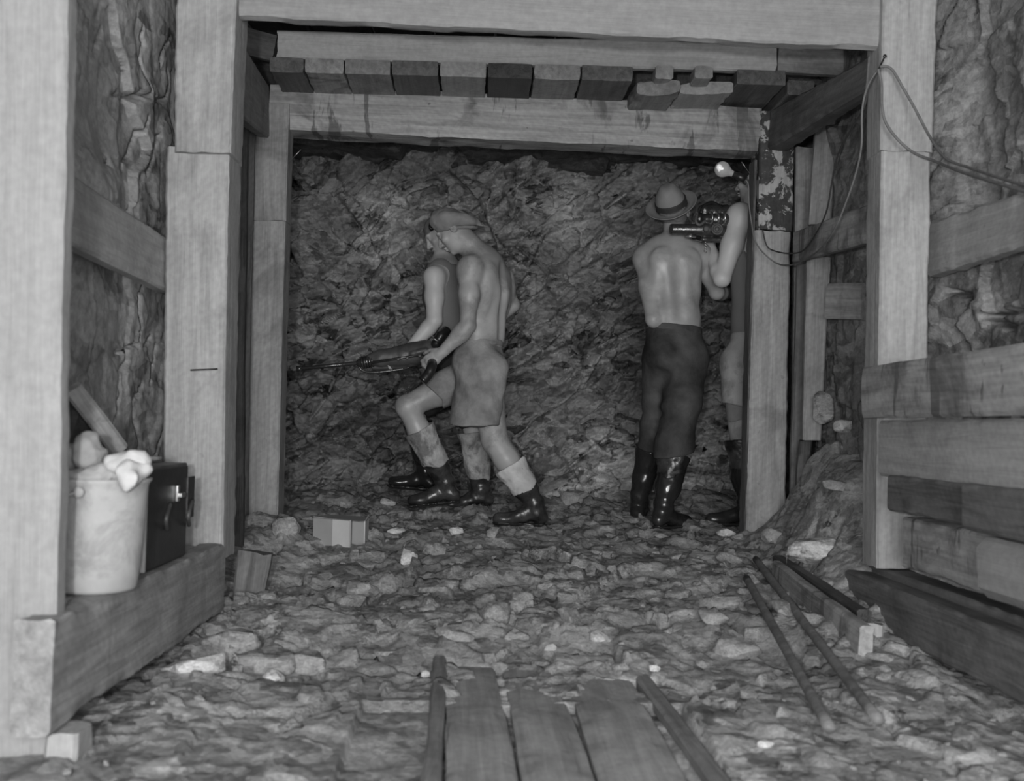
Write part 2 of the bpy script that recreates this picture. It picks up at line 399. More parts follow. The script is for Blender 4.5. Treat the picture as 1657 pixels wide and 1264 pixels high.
tag(mk('wall_back', V, gridf(nz, nx), M['r_back'], origin=(0, 6.9, 0)), 'dark wet rock face closing the heading behind the men', 'wall', kind='structure')
# left rock wall
ny, nz = 620, 400
y = np.linspace(.9, 7.4, ny); z = np.linspace(-.45, 2.9, nz); Zg, Yg = np.meshgrid(z, y, indexing='ij')
u = Yg+.08*fbm(Yg*3, Zg*3, s=41, o=3); v = Zg*.62+.08*fbm(Yg*3, Zg*3, s=42, o=3)
h0, e0 = facets(u, v, .5, .22, .10, 43); h1, e1 = facets(u, v, .2, .22, .10, 44)
Xw = -1.27-.28*np.clip((Yg-5.4)/.8, 0, 1)+h0*.25+h1*.2+.009*fbm(Yg*6, Zg*6, s=45, o=4)-.004*np.exp(-e1*22)
Xw = Xw+.06*np.exp(-((Yg-3.5)/.25)**2-((Zg-1.25)/.12)**2)
cr = [[(182, 45), (178, 62), (166, 88)], [(240, 48), (236, 60), (242, 75), (236, 100)], [(278, 58), (268, 70), (266, 105)], [(232, 98), (240, 120), (250, 150), (236, 158), (196, 156)],
      [(276, 118), (277, 150), (268, 162), (258, 160)], [(240, 190), (234, 215), (226, 250), (218, 278)], [(262, 215), (258, 240), (244, 280)],
      [(234, 462), (228, 478), (230, 505), (234, 530), (231, 560), (218, 566), (218, 582), (206, 598), (202, 612), (204, 640), (201, 655)],
      [(202, 668), (194, 680), (194, 698)], [(237, 620), (230, 640), (222, 655)], [(226, 668), (228, 684), (238, 708), (238, 732)], [(255, 545), (247, 560), (240, 566)], [(216, 560), (198, 572)], [(172, 240), (185, 272), (165, 268)], [(262, 560), (250, 620)], [(266, 700), (255, 745)]]
for pl in cr:
    q = [(PX(a, b, -1.25).y, PX(a, b, -1.25).z) for a, b in pl]
    dd = poly_dist(Yg+.02*fbm(Yg*14, Zg*14, s=51, o=2), Zg+.014*fbm(Yg*14, Zg*14, s=52, o=2), q)
    Xw = Xw-.06*np.exp(-(dd/(.0055+.003*vnoise(Yg*20, Zg*20, s=53)))**2)
V = np.stack([Xw, Yg, Zg], -1).reshape(-1, 3)
tag(mk('wall_left', V, gridf(nz, ny)[:, ::-1], M['r_left'], origin=(-1.3, 0, 0)), 'cracked clay-like rock side of the tunnel at left', 'wall', kind='structure')
# right rock wall
y = np.linspace(.9, 7.4, ny); Zg, Yg = np.meshgrid(z, y, indexing='ij')
u = Yg+.08*fbm(Yg*3, Zg*3, s=61, o=3); v = Zg*.8+.5*u*.3
h0, e0 = facets(u, v, .42, .28, .14, 63); h1, e1 = facets(u, v, .15, .40, .18, 64)
Xw = 1.84-.14*np.clip((Yg-3.9)/.4, 0, 1)+.25*np.clip((Yg-5.4)/.6, 0, 1)+h0*.3+h1*.3+.012*fbm(Yg*6, Zg*6, s=65, o=4)
for pl in ([(1560, 510), (1590, 526), (1607, 533)], [(1562, 512), (1590, 502), (1607, 500)], [(1520, 470), (1545, 478)]):
    q = [(PX(a, b, 1.75).y, PX(a, b, 1.75).z) for a, b in pl]; Xw = Xw+.08*np.exp(-(poly_dist(Yg, Zg, q)/.009)**2)
V = np.stack([Xw, Yg, Zg], -1).reshape(-1, 3)
tag(mk('wall_right', V, gridf(nz, ny), M['r_right'], origin=(1.8, 0, 0)), 'broken rock side of the tunnel at right', 'wall', kind='structure')
# roof rock
nx, ny = 160, 240
x = np.linspace(-2.1, 2.7, nx); y = np.linspace(.6, 7.6, ny); Yg, Xg = np.meshgrid(y, x, indexing='ij')
h0, e0 = facets(Xg, Yg, .4, .3, .2, 71); h1, e1 = facets(Xg, Yg, .13, .4, .2, 72)
V = np.stack([Xg, Yg, 2.72-.50*np.clip((Yg-5.6)/.15, 0, 1)+h0*.5+h1*.4], -1).reshape(-1, 3)  # drop past the far crossbeam is added to make the dark shadow band
tag(mk('ceiling', V, gridf(ny, nx), M['r_ceil'], origin=(0, 0, 2.7)), 'dark rock roof above the timbering', 'ceiling', kind='structure')
# ---------------------------------------------------------------- timber sets
# foreground post, left
o = post('timber_post', (-75, 112, -60), (-88, 86, 1330), 2.43, .065, 'w_near', 'out-of-focus pale timber post nearest the camera beside the bucket', wear=.02, rough=.006)
# second set: left post
o = post('timber_post', (268, 371, 238), (262, 360, 905), 3.90, .20, 'w_pale', 'pale sawn timber post rising behind the black case', rough=.003)
c0 = P(282, -30, 3.88); ub = post('upper_section', (286, 384, -40), (279, 374, 246), 3.875, .21, 'w_pale', parent=o, rough=.003, wear=.01)
pk = P(374, 50, 3.9)
s = timber('side_slab', P(379, 45, 4.03), P(364, 880, 4.03), .035, .20, 'w_mid', parent=o, up=(0, 1, 0), rough=.006, wear=.015)
# second set: right post
o = post('timber_post', (1427, 1507, 236), (1418, 1500, 920), 3.90, .15, 'w_pale', 'pale timber post at right carrying the looped cable', rough=.003)
post('upper_section', (1430, 1521, -40), (1426, 1511, 244), 3.885, .165, 'w_pale', parent=o, rough=.003)
# second set: cap
a = P(340, -26, 3.92); b = P(1450, 30, 3.92)
timber('crossbeam', a+Vector((0, .035, 0)), b+Vector((0, .035, 0)), .07, .225, 'w_near', 'pale crossbeam along the top edge of the view, on the nearer pair of posts', 'beam', rough=.005, wear=.02)
# third set: left post
o = post('timber_post', (400, 462, 350), (386, 449, 862), 5.35, .17, 'w_back', 'stained left post of the far timber frame', rough=.003)
post('upper_section', (398, 468, 166), (400, 462, 356), 5.33, .16, 'w_back', parent=o, rough=.003)
# third set: right post
o = post('timber_post', (1222, 1280, 374), (1206, 1270, 892), 5.35, .14, 'w_back', 'right post of the far timber frame, man in singlet behind it', rough=.003)
timber('side_slab', P(1219, 262, 5.42), P(1202, 885, 5.42), .014, .13, 'w_dark', parent=o, up=(0, 1, 0), rough=.006, wear=.01)  # added thin rough skin; its dark colour holds this side's dim light
post('timber_block', (1231, 1289, 180), (1228, 1284, 372), 5.34, .19, 'w_blotch', 'blotched block with peeling pale patches atop the far right post', cat='block', rough=.004)
# third set: cap, chamfered lower arris
def capbeam():
    a = P(436, 166, 5.35); b = P(1232, 203, 5.35); X = (b-a).normalized(); L = (b-a).length
    Zu = Vector((0, 0, 1)); Zu = (Zu-X*Zu.dot(X)).normalized(); Yv = Zu.cross(X)
    sec = [(0, .092), (0, .0), (0, -.055), (.018, -.075), (.03, -.125), (.2, -.125), (.2, .092)]
    pts = []
    for i in range(len(sec)):
        p, q = sec[i], sec[(i+1) % len(sec)]; m = 4
        for k in range(m): pts.append((p[0]+(q[0]-p[0])*k/m, p[1]+(q[1]-p[1])*k/m))
    S = np.array(pts); n = 130; T, SY = np.meshgrid(np.linspace(0, L, n+1), S[:, 0], indexing='ij'); _, SZ = np.meshgrid(np.linspace(0, L, n+1), S[:, 1], indexing='ij')
    SY = SY+.004*fbm(T*7, SZ*30, s=77); SZ = SZ+.006*fbm(T*5, SY*20+S[:, 1]*9, s=78)
    V = np.array(a)+T[..., None]*np.array(X)+SY[..., None]*np.array(Yv)+SZ[..., None]*np.array(Zu); m = len(S)
    Fc = [(i*m+j, (i+1)*m+j, (i+1)*m+(j+1) % m, i*m+(j+1) % m) for i in range(n) for j in range(m)]
    Fc += [tuple(range(m)), tuple(n*m+j for j in range(m))[::-1]]
    W = Matrix(((X.x, Yv.x, Zu.x, a.x), (X.y, Yv.y, Zu.y, a.y), (X.z, Yv.z, Zu.z, a.z), (0, 0, 0, 1)))
    tag(mk('crossbeam', V.reshape(-1, 3), Fc, M['w_stain'], smooth=False, world=W), 'long stained crossbeam with wet streaks spanning above the four men', 'beam', kind='thing')
capbeam()
# spreaders between the two sets
def quad_board(name, nt, nb, ft, fb, Yn, Yf, th, mat, label, cat='board', side=1, **kw):
    """board seen on its long face: near top/bottom px, far top/bottom px"""
    A = (P(*nt, Yn)+P(*nb, Yn))/2; B = (P(*ft, Yf)+P(*fb, Yf))/2
    h0 = (P(*nt, Yn)-P(*nb, Yn)).length; h1 = (P(*ft, Yf)-P(*fb, Yf)).length
    upv = (P(*nt, Yn)-P(*nb, Yn)).normalized()
    off = Vector((side*th/2, 0, 0))
    return timber(name, A+off, B+off, th, h0, mat, label, cat, up=upv, taper=h1/h0, **kw)
quad_board('spreader_board', (389, 62), (389, 186), (438, 140), (436, 222), 4.05, 5.33, .06, 'w_mid', 'spreader timber running back from the pale left post to the far frame', 'board', side=-1, rough=.003)
quad_board('spreader_board', (1405, 92), (1402, 146), (1252, 178), (1250, 243), 4.02, 5.33, .07, 'w_dark', 'slanting dark spreader timber below the looped cable, top right', 'board', side=1, rough=.003)
# roof lagging: boards lying front to back over the far crossbeam
lag = [(436, 492, 'w_dark'), (493, 557, 'w_stain'), (558, 632, 'w_mid'), (633, 710, 'w_dark'), (712, 787, 'w_pale'), (789, 862, 'w_vdark'), (864, 940, 'w_mid'), (942, 1024, 'w_dark'), (1192, 1272, 'w_dark')]
lab = ['dark wet roof board at the left end of the row', 'blotchy roof board, second from the left end', 'roof board spotted with white fungus, third from the left', 'damp roof board just left of the pale-ended one',
       'roof board with the clean pale sawn end', 'black wet roof board right of the pale-ended one', 'roof board right of the black wet one', 'coarse grainy dark roof board left of the broken gap', 'short dark roof board right of the broken gap']
for (x0, x1, mt), lb in zip(lag, lab):
    yt = 92+(x0-436)*.027; hh = 24
    p = P((x0+x1)/2, yt+hh/2+1, 5.02); w = (P(x1, yt, 5.02)-P(x0, yt, 5.02)).length-.003
    timber('roof_board', p, p+Vector((0, .62, .012)), w, .07, mt, lb, 'board', rough=.003, wear=.003, cham=.003)
p = P(1066, 142, 5.05); timber('broken_board', p, p+Vector((0, .5, .02)), .20, .065, 'w_mid', 'split roof board with ragged end, left one in the gap', 'board', rough=.012, wear=.05, skew=(.04, 0))
p = P(1143, 143, 5.10); timber('broken_board', p, p+Vector((0, .5, .0)), .25, .055, 'w_pale', 'ragged splintered roof board in the middle of the gap', 'board', rough=.014, wear=.05, skew=(.02, 0))
p = P(1075, 117, 4.98); timber('packing_block', p, p+Vector((0, .12, 0)), .085, .065, 'w_pale', 'left of two small pale wooden blocks under the roof plank', 'block')
p = P(1139, 117, 4.98); timber('packing_block', p, p+Vector((0, .12, 0)), .085, .060, 'w_pale', 'right of two small pale wooden blocks under the roof plank', 'block')
p = P(1296, 142, 5.06); timber('roof_board', p, p+Vector((0, .5, 0)), .13, .07, 'w_dark', 'roof board tucked behind the dark spreader', 'board')
p0 = P(450, 74, 5.12); p1 = P(1254, 96, 5.12)
timber('roof_plank', p0, p1, .05, .135, 'w_plank', 'long pale plank laid across the roof boards', 'plank', rough=.004)
p0 = P(1257, 98, 5.13); p1 = P(1470, 108, 5.13)
timber('roof_plank', p0, p1, .05, .125, 'w_mid', 'short pale plank continuing right of the long one', 'plank', rough=.004)
p0 = P(392, 66, 5.2); p1 = P(446, 80, 5.2)
timber('roof_plank', p0, p1, .05, .13, 'w_dark', 'dark plank stub left of the long pale roof plank', 'plank', rough=.004)
# upper roof lagging over both crossbeams (keeps the gap above dark)
for i in range(9):
    xx = -1.05+i*.31; timber('overhead_board', (xx, 3.8, 2.36-.003*i), (xx, 5.75, 2.56), .295, .04, 'w_dark', 'dark overhead board laid from crossbeam to crossbeam', 'board', 'overhead boards laid between the crossbeams', rough=.004)
# left side boards
quad_board('wall_board', (100, 268), (100, 388), (277, 388), (276, 474), 2.95, 4.0, .05, 'w_pale', 'board on the left rock wall between the two nearest left posts', side=-1, rough=.004, wear=.012)
# vertical boards seen between the left posts
post('lagging_board', (376, 402, 120), (366, 392, 885), 4.75, .05, 'w_vdark', 'dark upright board in the gap between the left posts', cat='board', rough=.006)
post('lagging_board', (398, 412, 180), (388, 400, 850), 5.2, .04, 'w_dark', 'narrow cracked upright board hard against the far left post', cat='board', rough=.006)
# low wall plate on the left carrying bucket and case
bx0 = P(379, 888, 3.9)
XB = -.905
timber('sill_beam', (XB-.0425, 2.36, -.045), (XB-.0425, 3.93, -.045), .085, .25, 'w_mid', 'heavy low sill beam facing the track under the bucket and black case', 'beam', rough=.006, wear=.015)
timber('sill_beam', (XB-.19, 2.68, -.05), (XB-.19, 3.93, -.05), .2, .25, 'w_pale', 'second low sill timber against the left wall, carrying bucket and case', 'beam', rough=.004, wear=.012)
timber('prop_block', (XB+.005, 2.46, -.175), (XB+.005, 2.46, -.40), .07, .1, 'w_pale', 'short block propping the near end of the sill beam', 'block', up=(0, 1, 0))
p = P(406, 925, 4.35)
timber('leaning_stake', P(414, 893, 4.2), P(396, 1020, 4.2), .13, .05, 'w_dark', 'short stake at the far end of the sill beam, half in the muck', 'stake', up=(0, 1, 0), rough=.006, taper=.75)
# right side ------------------------------------------------
def rboard(name, y0, y1, ztop, zbot, X, th, mat, label, **kw):
    return timber(name, (X+th/2, y1, (ztop+zbot)/2), (X+th/2, y0, (ztop+zbot)/2), th, ztop-zbot, mat, label, 'board', **kw)
def on_x(px, py, X): q = PX(px, py, X); return q
def rb(name, l_t, l_b, X, th, mat, label, y0=2.45, dz=0.0, **kw):
    a = PX(*l_t, X); b = PX(*l_b, X); zt, zb, y1 = a.z, b.z, (a.y+b.y)/2
    A = Vector((X+th/2, y1, (zt+zb)/2)); B = Vector((X+th/2, y0, (zt+zb)/2+dz))
    return timber(name, A, B, th, zt-zb, mat, label, 'board', **kw)
quad_board('wall_board', (1800, 268), (1800, 352), (1506, 357), (1506, 448), 2.79, 4.0, .05, 'w_pale', 'pale board on the right wall at head height beside the cable post', side=1, rough=.004)
rb('stacked_board', (1394, 594), (1394, 677), 1.385, .045, 'w_stain', 'uppermost streaked board of the stack nailed across the right post', wear=.01, rough=.004)
rb('stacked_board', (1422, 680), (1422, 770), 1.44, .05, 'w_pale', 'mottled pale board second from the top of the right stack', rough=.004)
rb('stacked_board', (1436, 768), (1436, 826), 1.42, .06, 'w_dark', 'dark board third from the top of the right stack', y0=2.9, rough=.004)
rb('stacked_board', (1556, 782), (1556, 856), 1.40, .06, 'w_dark', 'darker short board butting against the third board of the right stack', y0=2.3, rough=.004)
rb('timber_baulk', (1460, 836), (1460, 918), 1.47, .14, 'w_stain', 'thick stained baulk below the dark boards of the right stack', y0=3.0, rough=.006)
timber('baulk_end', PX(1570, 918, 1.38)+Vector((.10, 0, 0)), PX(1570, 918, 1.38)+Vector((.10, -.5, 0)), .16, .17, 'w_near', 'pale sawn baulk end at the right margin under the dark boards', 'block', rough=.008, wear=.03, cham=.03)
rb('stacked_board', (1393, 908), (1393, 960), 1.50, .10, 'w_dark', 'flat dark board lying along the top of the lowest right beam', y0=2.4, rough=.004)
rb('kerb_beam', (1368, 922), (1368, 994), 1.42, .12, 'w_dark', 'broad dark beam on edge, lowest of the right stack', y0=2.3, rough=.004)
a = PX(1257, 935, 1.22); 
quad_board('kerb_plank', (1391, 1012), (1388, 1078), (1245, 908), (1250, 948), 3.42, 4.55, .045, 'w_stain', 'low plank edging the track in front of the broad dark beam', side=1, rough=.005)
quad_board('kerb_plank', (1386, 985), (1386, 1018), (1250, 898), (1250, 922), 3.6, 4.7, .05, 'w_vdark', 'black wet strip behind the low edging plank', side=1, rough=.006)
timber('peg', PX(1410, 1010, 1.33), PX(1410, 1120, 1.33), .07, .05, 'w_pale', 'short pale wooden peg under the broad dark beam', 'peg', up=(0, 1, 0), rough=.006)
# upright boards between right posts
post('lagging_board', (1289, 1318, 238), (1281, 1312, 880), 5.42, .04, 'w_mid', 'pale narrow upright board right of the blotched block', cat='board', rough=.004)
post('lagging_board', (1322, 1356, 190), (1310, 1346, 364), 5.18, .04, 'w_mid', 'upright board high up between the right posts', cat='board', rough=.004)
post('lagging_board', (1307, 1346, 416), (1300, 1330, 712), 5.0, .035, 'w_mid', 'upright board below the dark slanting rail, between the right posts', cat='board', rough=.004)
post('lagging_board', (1292, 1312, 420), (1278, 1298, 880), 5.22, .04, 'w_dark', 'dark upright strip against the far right post', cat='board', rough=.006)
quad_board('wall_board', (1404, 330), (1404, 392), (1283, 376), (1283, 424), 4.08, 5.15, .045, 'w_stain', 'dark stained rail slanting between the right posts', side=1, rough=.005)
p0 = P(1342, 488, 4.9); p1 = P(1400, 488, 4.72)
timber('wall_board', p0, p1, .05, .165, 'w_mid', 'short horizontal board behind the right posts at waist height', 'board', rough=.004)
post('lagging_board', (1520, 1542, 270), (1512, 1534, 345), 4.2, .04, 'w_dark', 'dark short upright board behind the pale board at far right', cat='board', rough=.006)
post('lagging_board', (1296, 1316, 712), (1290, 1310, 800), 5.1, .04, 'w_vdark', 'broken upright board stub below the pale upright', cat='board', rough=.01)
# ---------------------------------------------------------------- track planks and rods on the ground
def fl(px, py):
    """where the sight line through a photo pixel meets the smooth ground"""
    d = ray(px, py); t = .8
    for i in range(4000):
        q = CAM+d*t
        if q[2] < zs(q[0], q[1]): break
        t += .003
    return Vector(q)
def plank(x0t, x1t, yt, x0b, x1b, yb, mat, label, dz=.012):
    a = fl((x0t+x1t)/2, yt); b = fl((x0b+x1b)/2, yb); w = (fl(x1b, yb)-fl(x0b, yb)).length
    b = b+(b-a)*.5
    timber('floor_plank', a+Vector((0, 0, dz-.04)), b+Vector((0, 0, dz-.018)), w-.006, .04, mat, label, 'plank', rough=.006, wear=.02)
plank(703, 720, 1062, 683, 716, 1225, 'w_floor', 'narrow raised floor plank, left of the track boards', dz=.022)
plank(722, 800, 1075, 719, 832, 1225, 'w_floor2', 'wide floor plank left of the centre crack')
plank(803, 905, 1080, 836, 950, 1225, 'w_floor2', 'wide floor plank right of the centre crack')
plank(908, 1015, 1076, 954, 1090, 1225, 'w_floor2', 'rightmost wide floor plank of the track')
plank(1020, 1036, 1078, 1112, 1150, 1225, 'w_floor', 'narrow ridge plank, right of the track boards', dz=.02)
def rod(pts, r, label):
    a, e = (fl(px, py)+Vector((0, 0, dz)) for px, py, dz in (pts[0], pts[-1]))
    q = [a.lerp(e, i/20) for i in range(21)]; up = max(zp(p.x, p.y)-p.z for p in q[1:-1]); q = [p+Vector((0, 0, max(0, up+r*.1)*math.sin(math.pi*i/20)**.3)) for i, p in enumerate(q)]
    v, f = tube_vf(q, r, 14)
    tag(mk('wooden_rod', v, f, M['w_rod']), label, 'rod', kind='thing')
rod([(1208, 948, .03), (1262, 1062, .03), (1342, 1198, .03)], .0155, 'left of two long thin rods lying on the rubble at right')
rod([(1223, 918, .035), (1310, 1045, .035), (1421, 1188, .035)], .0155, 'right of two long thin rods, nearer the low edging plank')
# ---------------------------------------------------------------- signed-distance modelling
class SDF:
    def __init__(s, lo, hi, h=.0055):
        s.h = h; s.lo = np.array(lo, float); n = np.ceil((np.array(hi)-s.lo)/h).astype(int)+1; s.n = n
        s.ax = [s.lo[i]+h*np.arange(n[i]) for i in range(3)]; s.f = np.full(tuple(n), .08, np.float32)
    def _sub(s, lo, hi):
        a = np.clip(np.floor((np.array(lo)-s.lo)/s.h).astype(int), 0, s.n-1); b = np.clip(np.ceil((np.array(hi)-s.lo)/s.h).astype(int)+1, 1, s.n)
        sl = tuple(slice(a[i], max(b[i], a[i]+1)) for i in range(3))
        return sl, s.ax[0][sl[0]][:, None, None], s.ax[1][sl[1]][None, :, None], s.ax[2][sl[2]][None, None, :]
    def comb(s, sl, d, k, sub=False):
        f = s.f[sl]
        if sub:
            hh = np.clip(.5-.5*(f+d)/k, 0, 1); s.f[sl] = f*(1-hh)+(-d)*hh+k*hh*(1-hh)
        else:
            hh = np.clip(.5+.5*(f-d)/k, 0, 1); s.f[sl] = f*(1-hh)+d*hh-k*hh*(1-hh)
    def cap(s, a, b, ra, rb, k=.02, sub=False):
        a = np.array(a, float); b = np.array(b, float); R = max(ra, rb)+k+.03
        sl, X, Y, Z = s._sub(np.minimum(a, b)-R, np.maximum(a, b)+R)
        d = b-a; L = max(d@d, 1e-9); t = np.clip(((X-a[0])*d[0]+(Y-a[1])*d[1]+(Z-a[2])*d[2])/L, 0, 1)
        q = np.sqrt((X-a[0]-t*d[0])**2+(Y-a[1]-t*d[1])**2+(Z-a[2]-t*d[2])**2)-(ra+(rb-ra)*t)
        s.comb(sl, q, k, sub)
    def chain(s, pts, k=.02):
        """pts: (point, radius)"""
        for (a, ra), (b, rb) in zip(pts[:-1], pts[1:]): s.cap(a, b, ra, rb, k)
    def ell(s, c, ax, r, k=.02, sub=False):
        """ax: three orthonormal axes, r: three radii"""
        c = np.array(c, float); R = max(r)+k+.03; sl, X, Y, Z = s._sub(c-R, c+R)
        x, y, z = X-c[0], Y-c[1], Z-c[2]; k0 = 0; k1 = 0
        for A, q in zip(ax, r):
            w = x*A[0]+y*A[1]+z*A[2]; k0 = k0+(w/q)**2; k1 = k1+(w/(q*q))**2
        k0 = np.sqrt(k0); k1 = np.sqrt(k1)+1e-6
        s.comb(sl, k0*(k0-1)/k1, k, sub)
    def loft(s, secs, side, k=.03):
        """secs: (centre, half width along side, half depth); elliptical trunk"""
        C = np.array([list(c) for c, _, _ in secs], float)
        for i in range(len(secs)-1):
            a, b = C[i], C[i+1]; wa, da = secs[i][1:]; wb, db = secs[i+1][1:]
            R = max(wa, wb, da, db)+k+.03; sl, X, Y, Z = s._sub(np.minimum(a, b)-R, np.maximum(a, b)+R)
            d = b-a; L = np.linalg.norm(d); u = d/L; S = np.array(side, float); S = S-u*(S@u); S /= np.linalg.norm(S); Fw = np.cross(u, S)
            x, y, z = X-a[0], Y-a[1], Z-a[2]
            t = x*u[0]+y*u[1]+z*u[2]; tc = np.clip(t, 0, L); T = tc/L; w = wa+(wb-wa)*T; dd = da+(db-da)*T
            sx = x*S[0]+y*S[1]+z*S[2]; fx = x*Fw[0]+y*Fw[1]+z*Fw[2]; ex = t-tc; m = np.minimum(w, dd)
            q = np.sqrt((sx/w)**2+(fx/dd)**2+(ex/m)**2)
            q1 = np.sqrt((sx/w**2)**2+(fx/dd**2)**2+(ex/m**2)**2)+1e-6
            s.comb(sl, q*(q-1)/q1, k)
    def cut(s, p, n, wob=0.0, k=.004, region=None):
        """remove what lies on the +n side of the plane through p"""
        p = np.array(p, float); n = np.array(n, float); n /= np.linalg.norm(n)
        if region is None: sl, X, Y, Z = s._sub(s.lo, s.lo+s.h*s.n)
        else: sl, X, Y, Z = s._sub(*region)
        q = (X-p[0])*n[0]+(Y-p[1])*n[1]+(Z-p[2])*n[2]
        if wob: q = q+wob*vnoise(X*14+0*q, Y*14+0*q, Z*14+0*q, 5)
        f = s.f[sl]; s.f[sl] = np.maximum(f, q)
    def noise(s, amp, fr, seed, sc=(1, 1, 1), oct=3):
        m = np.abs(s.f) < .03; I = np.argwhere(m)
        if len(I) == 0: return
        pts = s.lo+I*s.h; n = fbm(pts[:, 0]*fr*sc[0], pts[:, 1]*fr*sc[1], pts[:, 2]*fr*sc[2], seed, oct); s.f[m] += (amp*n).astype(np.float32)
    def folds(s, c, d, amp, fr, rad):
        """soft wrinkles across direction d around point c"""
        c = np.array(c, float); d = np.array(d, float); d /= np.linalg.norm(d); m = np.abs(s.f) < .03; I = np.argwhere(m); pts = s.lo+I*s.h-c
        t = pts@d; w = np.exp(-(pts**2).sum(1)/rad**2); s.f[m] += (amp*w*np.sin(t*fr+2*vnoise(pts[:, 0]*9, pts[:, 1]*9, pts[:, 2]*9, 4))).astype(np.float32)
    def mesh(s):
        f = s.f; ins = f < 0; n = s.n
        c = np.zeros((n[0]-1, n[1]-1, n[2]-1), int)
        for a in (0, 1):
            for b in (0, 1):
                for d in (0, 1): c += ins[a:n[0]-1+a, b:n[1]-1+b, d:n[2]-1+d]
        act = (c > 0) & (c < 8); idx = -np.ones(c.shape, np.int64); I = np.argwhere(act); idx[act] = np.arange(len(I))
        acc = np.zeros((len(I), 3)); cnt = np.zeros(len(I))
        cor = [(a, b, d) for a in (0, 1) for b in (0, 1) for d in (0, 1)]
        for p in cor:
            for ax in range(3):
                if p[ax]: continue
                q = list(p); q[ax] = 1
                fa = f[I[:, 0]+p[0], I[:, 1]+p[1], I[:, 2]+p[2]]; fb = f[I[:, 0]+q[0], I[:, 1]+q[1], I[:, 2]+q[2]]
                m = (fa < 0) != (fb < 0); t = np.where(m, fa/np.where(m, fa-fb, 1), 0)
                pos = np.tile(np.array(p, float), (len(I), 1)); pos[:, ax] += t
                acc += pos*m[:, None]; cnt += m
        V = s.lo+(I+acc/cnt[:, None])*s.h; Q = []
        for ax in range(3):
            o1, o2 = [(1, 2), (2, 0), (0, 1)][ax]
            sl0 = [slice(1, -1)]*3; sl0[ax] = slice(0, -1); sl1 = list(sl0); sl1[ax] = slice(1, None)
            a = ins[tuple(sl0)]; b = ins[tuple(sl1)]; E = np.argwhere(a != b); off = np.ones(3, int); off[ax] = 0; E = E+off
            sg = a[tuple((E-off).T)]
            def cell(d1, d2):
                q = E.copy(); q[:, o1] -= d1; q[:, o2] -= d2; return idx[q[:, 0], q[:, 1], q[:, 2]]
            q = np.stack([cell(1, 1), cell(0, 1), cell(0, 0), cell(1, 0)], 1); q[~sg] = q[~sg][:, ::-1]; Q.append(q)
        Q = np.concatenate(Q)
        for _ in range(2):        # gentle relax
            A = np.zeros_like(V); c2 = np.zeros(len(V))
            for k in range(4):
                np.add.at(A, Q[:, k], V[Q[:, (k+1) % 4]]+V[Q[:, k-1]]); np.add.at(c2, Q[:, k], 2)
            V = V*.6+.4*A/c2[:, None]
        return V, Q
def box_of(pts, pad): p = np.array([list(q) for q in pts]); return p.min(0)-pad, p.max(0)+pad
def nrm(v): v = np.array(v, float); return v/np.linalg.norm(v)
def frame(fwd, up):
    f = nrm(fwd); u = np.array(up, float); u = nrm(u-f*(u@f)); l = np.cross(u, f); return f, u, l     # l = left
def head(s, c, fwd, up):
    """skull centre c; 0.235 chin to crown"""
    f, u, l = frame(fwd, up); c = np.array(list(c), float); A = (l, f, u)
    P_ = lambda x, y, z: c+l*x+f*y+u*z
    s.ell(P_(0, -.012, .030), A, (.076, .094, .088), .01)
    s.ell(P_(0, .022, -.010), A, (.066, .070, .082), .02)
    s.ell(P_(0, .040, -.070), A, (.046, .042, .038), .03)          # jaw / chin
    s.ell(P_(0, .070, -.093), A, (.020, .014, .013), .015)
    s.ell(P_(0, .084, .034), A, (.052, .014, .012), .014)           # brow
    s.cap(P_(0, .088, .022), P_(0, .112, -.022), .009, .013, .012)   # nose
    for q in (-1, 1):
        s.ell(P_(q*.013, .100, -.027), A, (.009, .010, .008), .006)
        s.ell(P_(q*.030, .094, .012), A, (.018, .014, .011), .010, sub=True)
        s.ell(P_(q*.030, .080, .010), A, (.013, .012, .012), .004)    # eyeball under lid
        s.ell(P_(q*.045, .066, -.018), A, (.020, .018, .016), .02)    # cheek
        s.ell(P_(q*.080, -.010, .002), (nrm(l*q*.9+f*-.35), f, u), (.009, .020, .033), .005)   # ear
        s.ell(P_(q*.088, -.008, .004), (l, f, u), (.006, .010, .018), .004, sub=True)
    s.ell(P_(0, .098, -.050), A, (.024, .010, .007), .007); s.ell(P_(0, .094, -.064), A, (.021, .010, .007), .007)
    s.ell(P_(0, .104, -.0565), A, (.024, .010, .0022), .003, sub=True)
    return P_
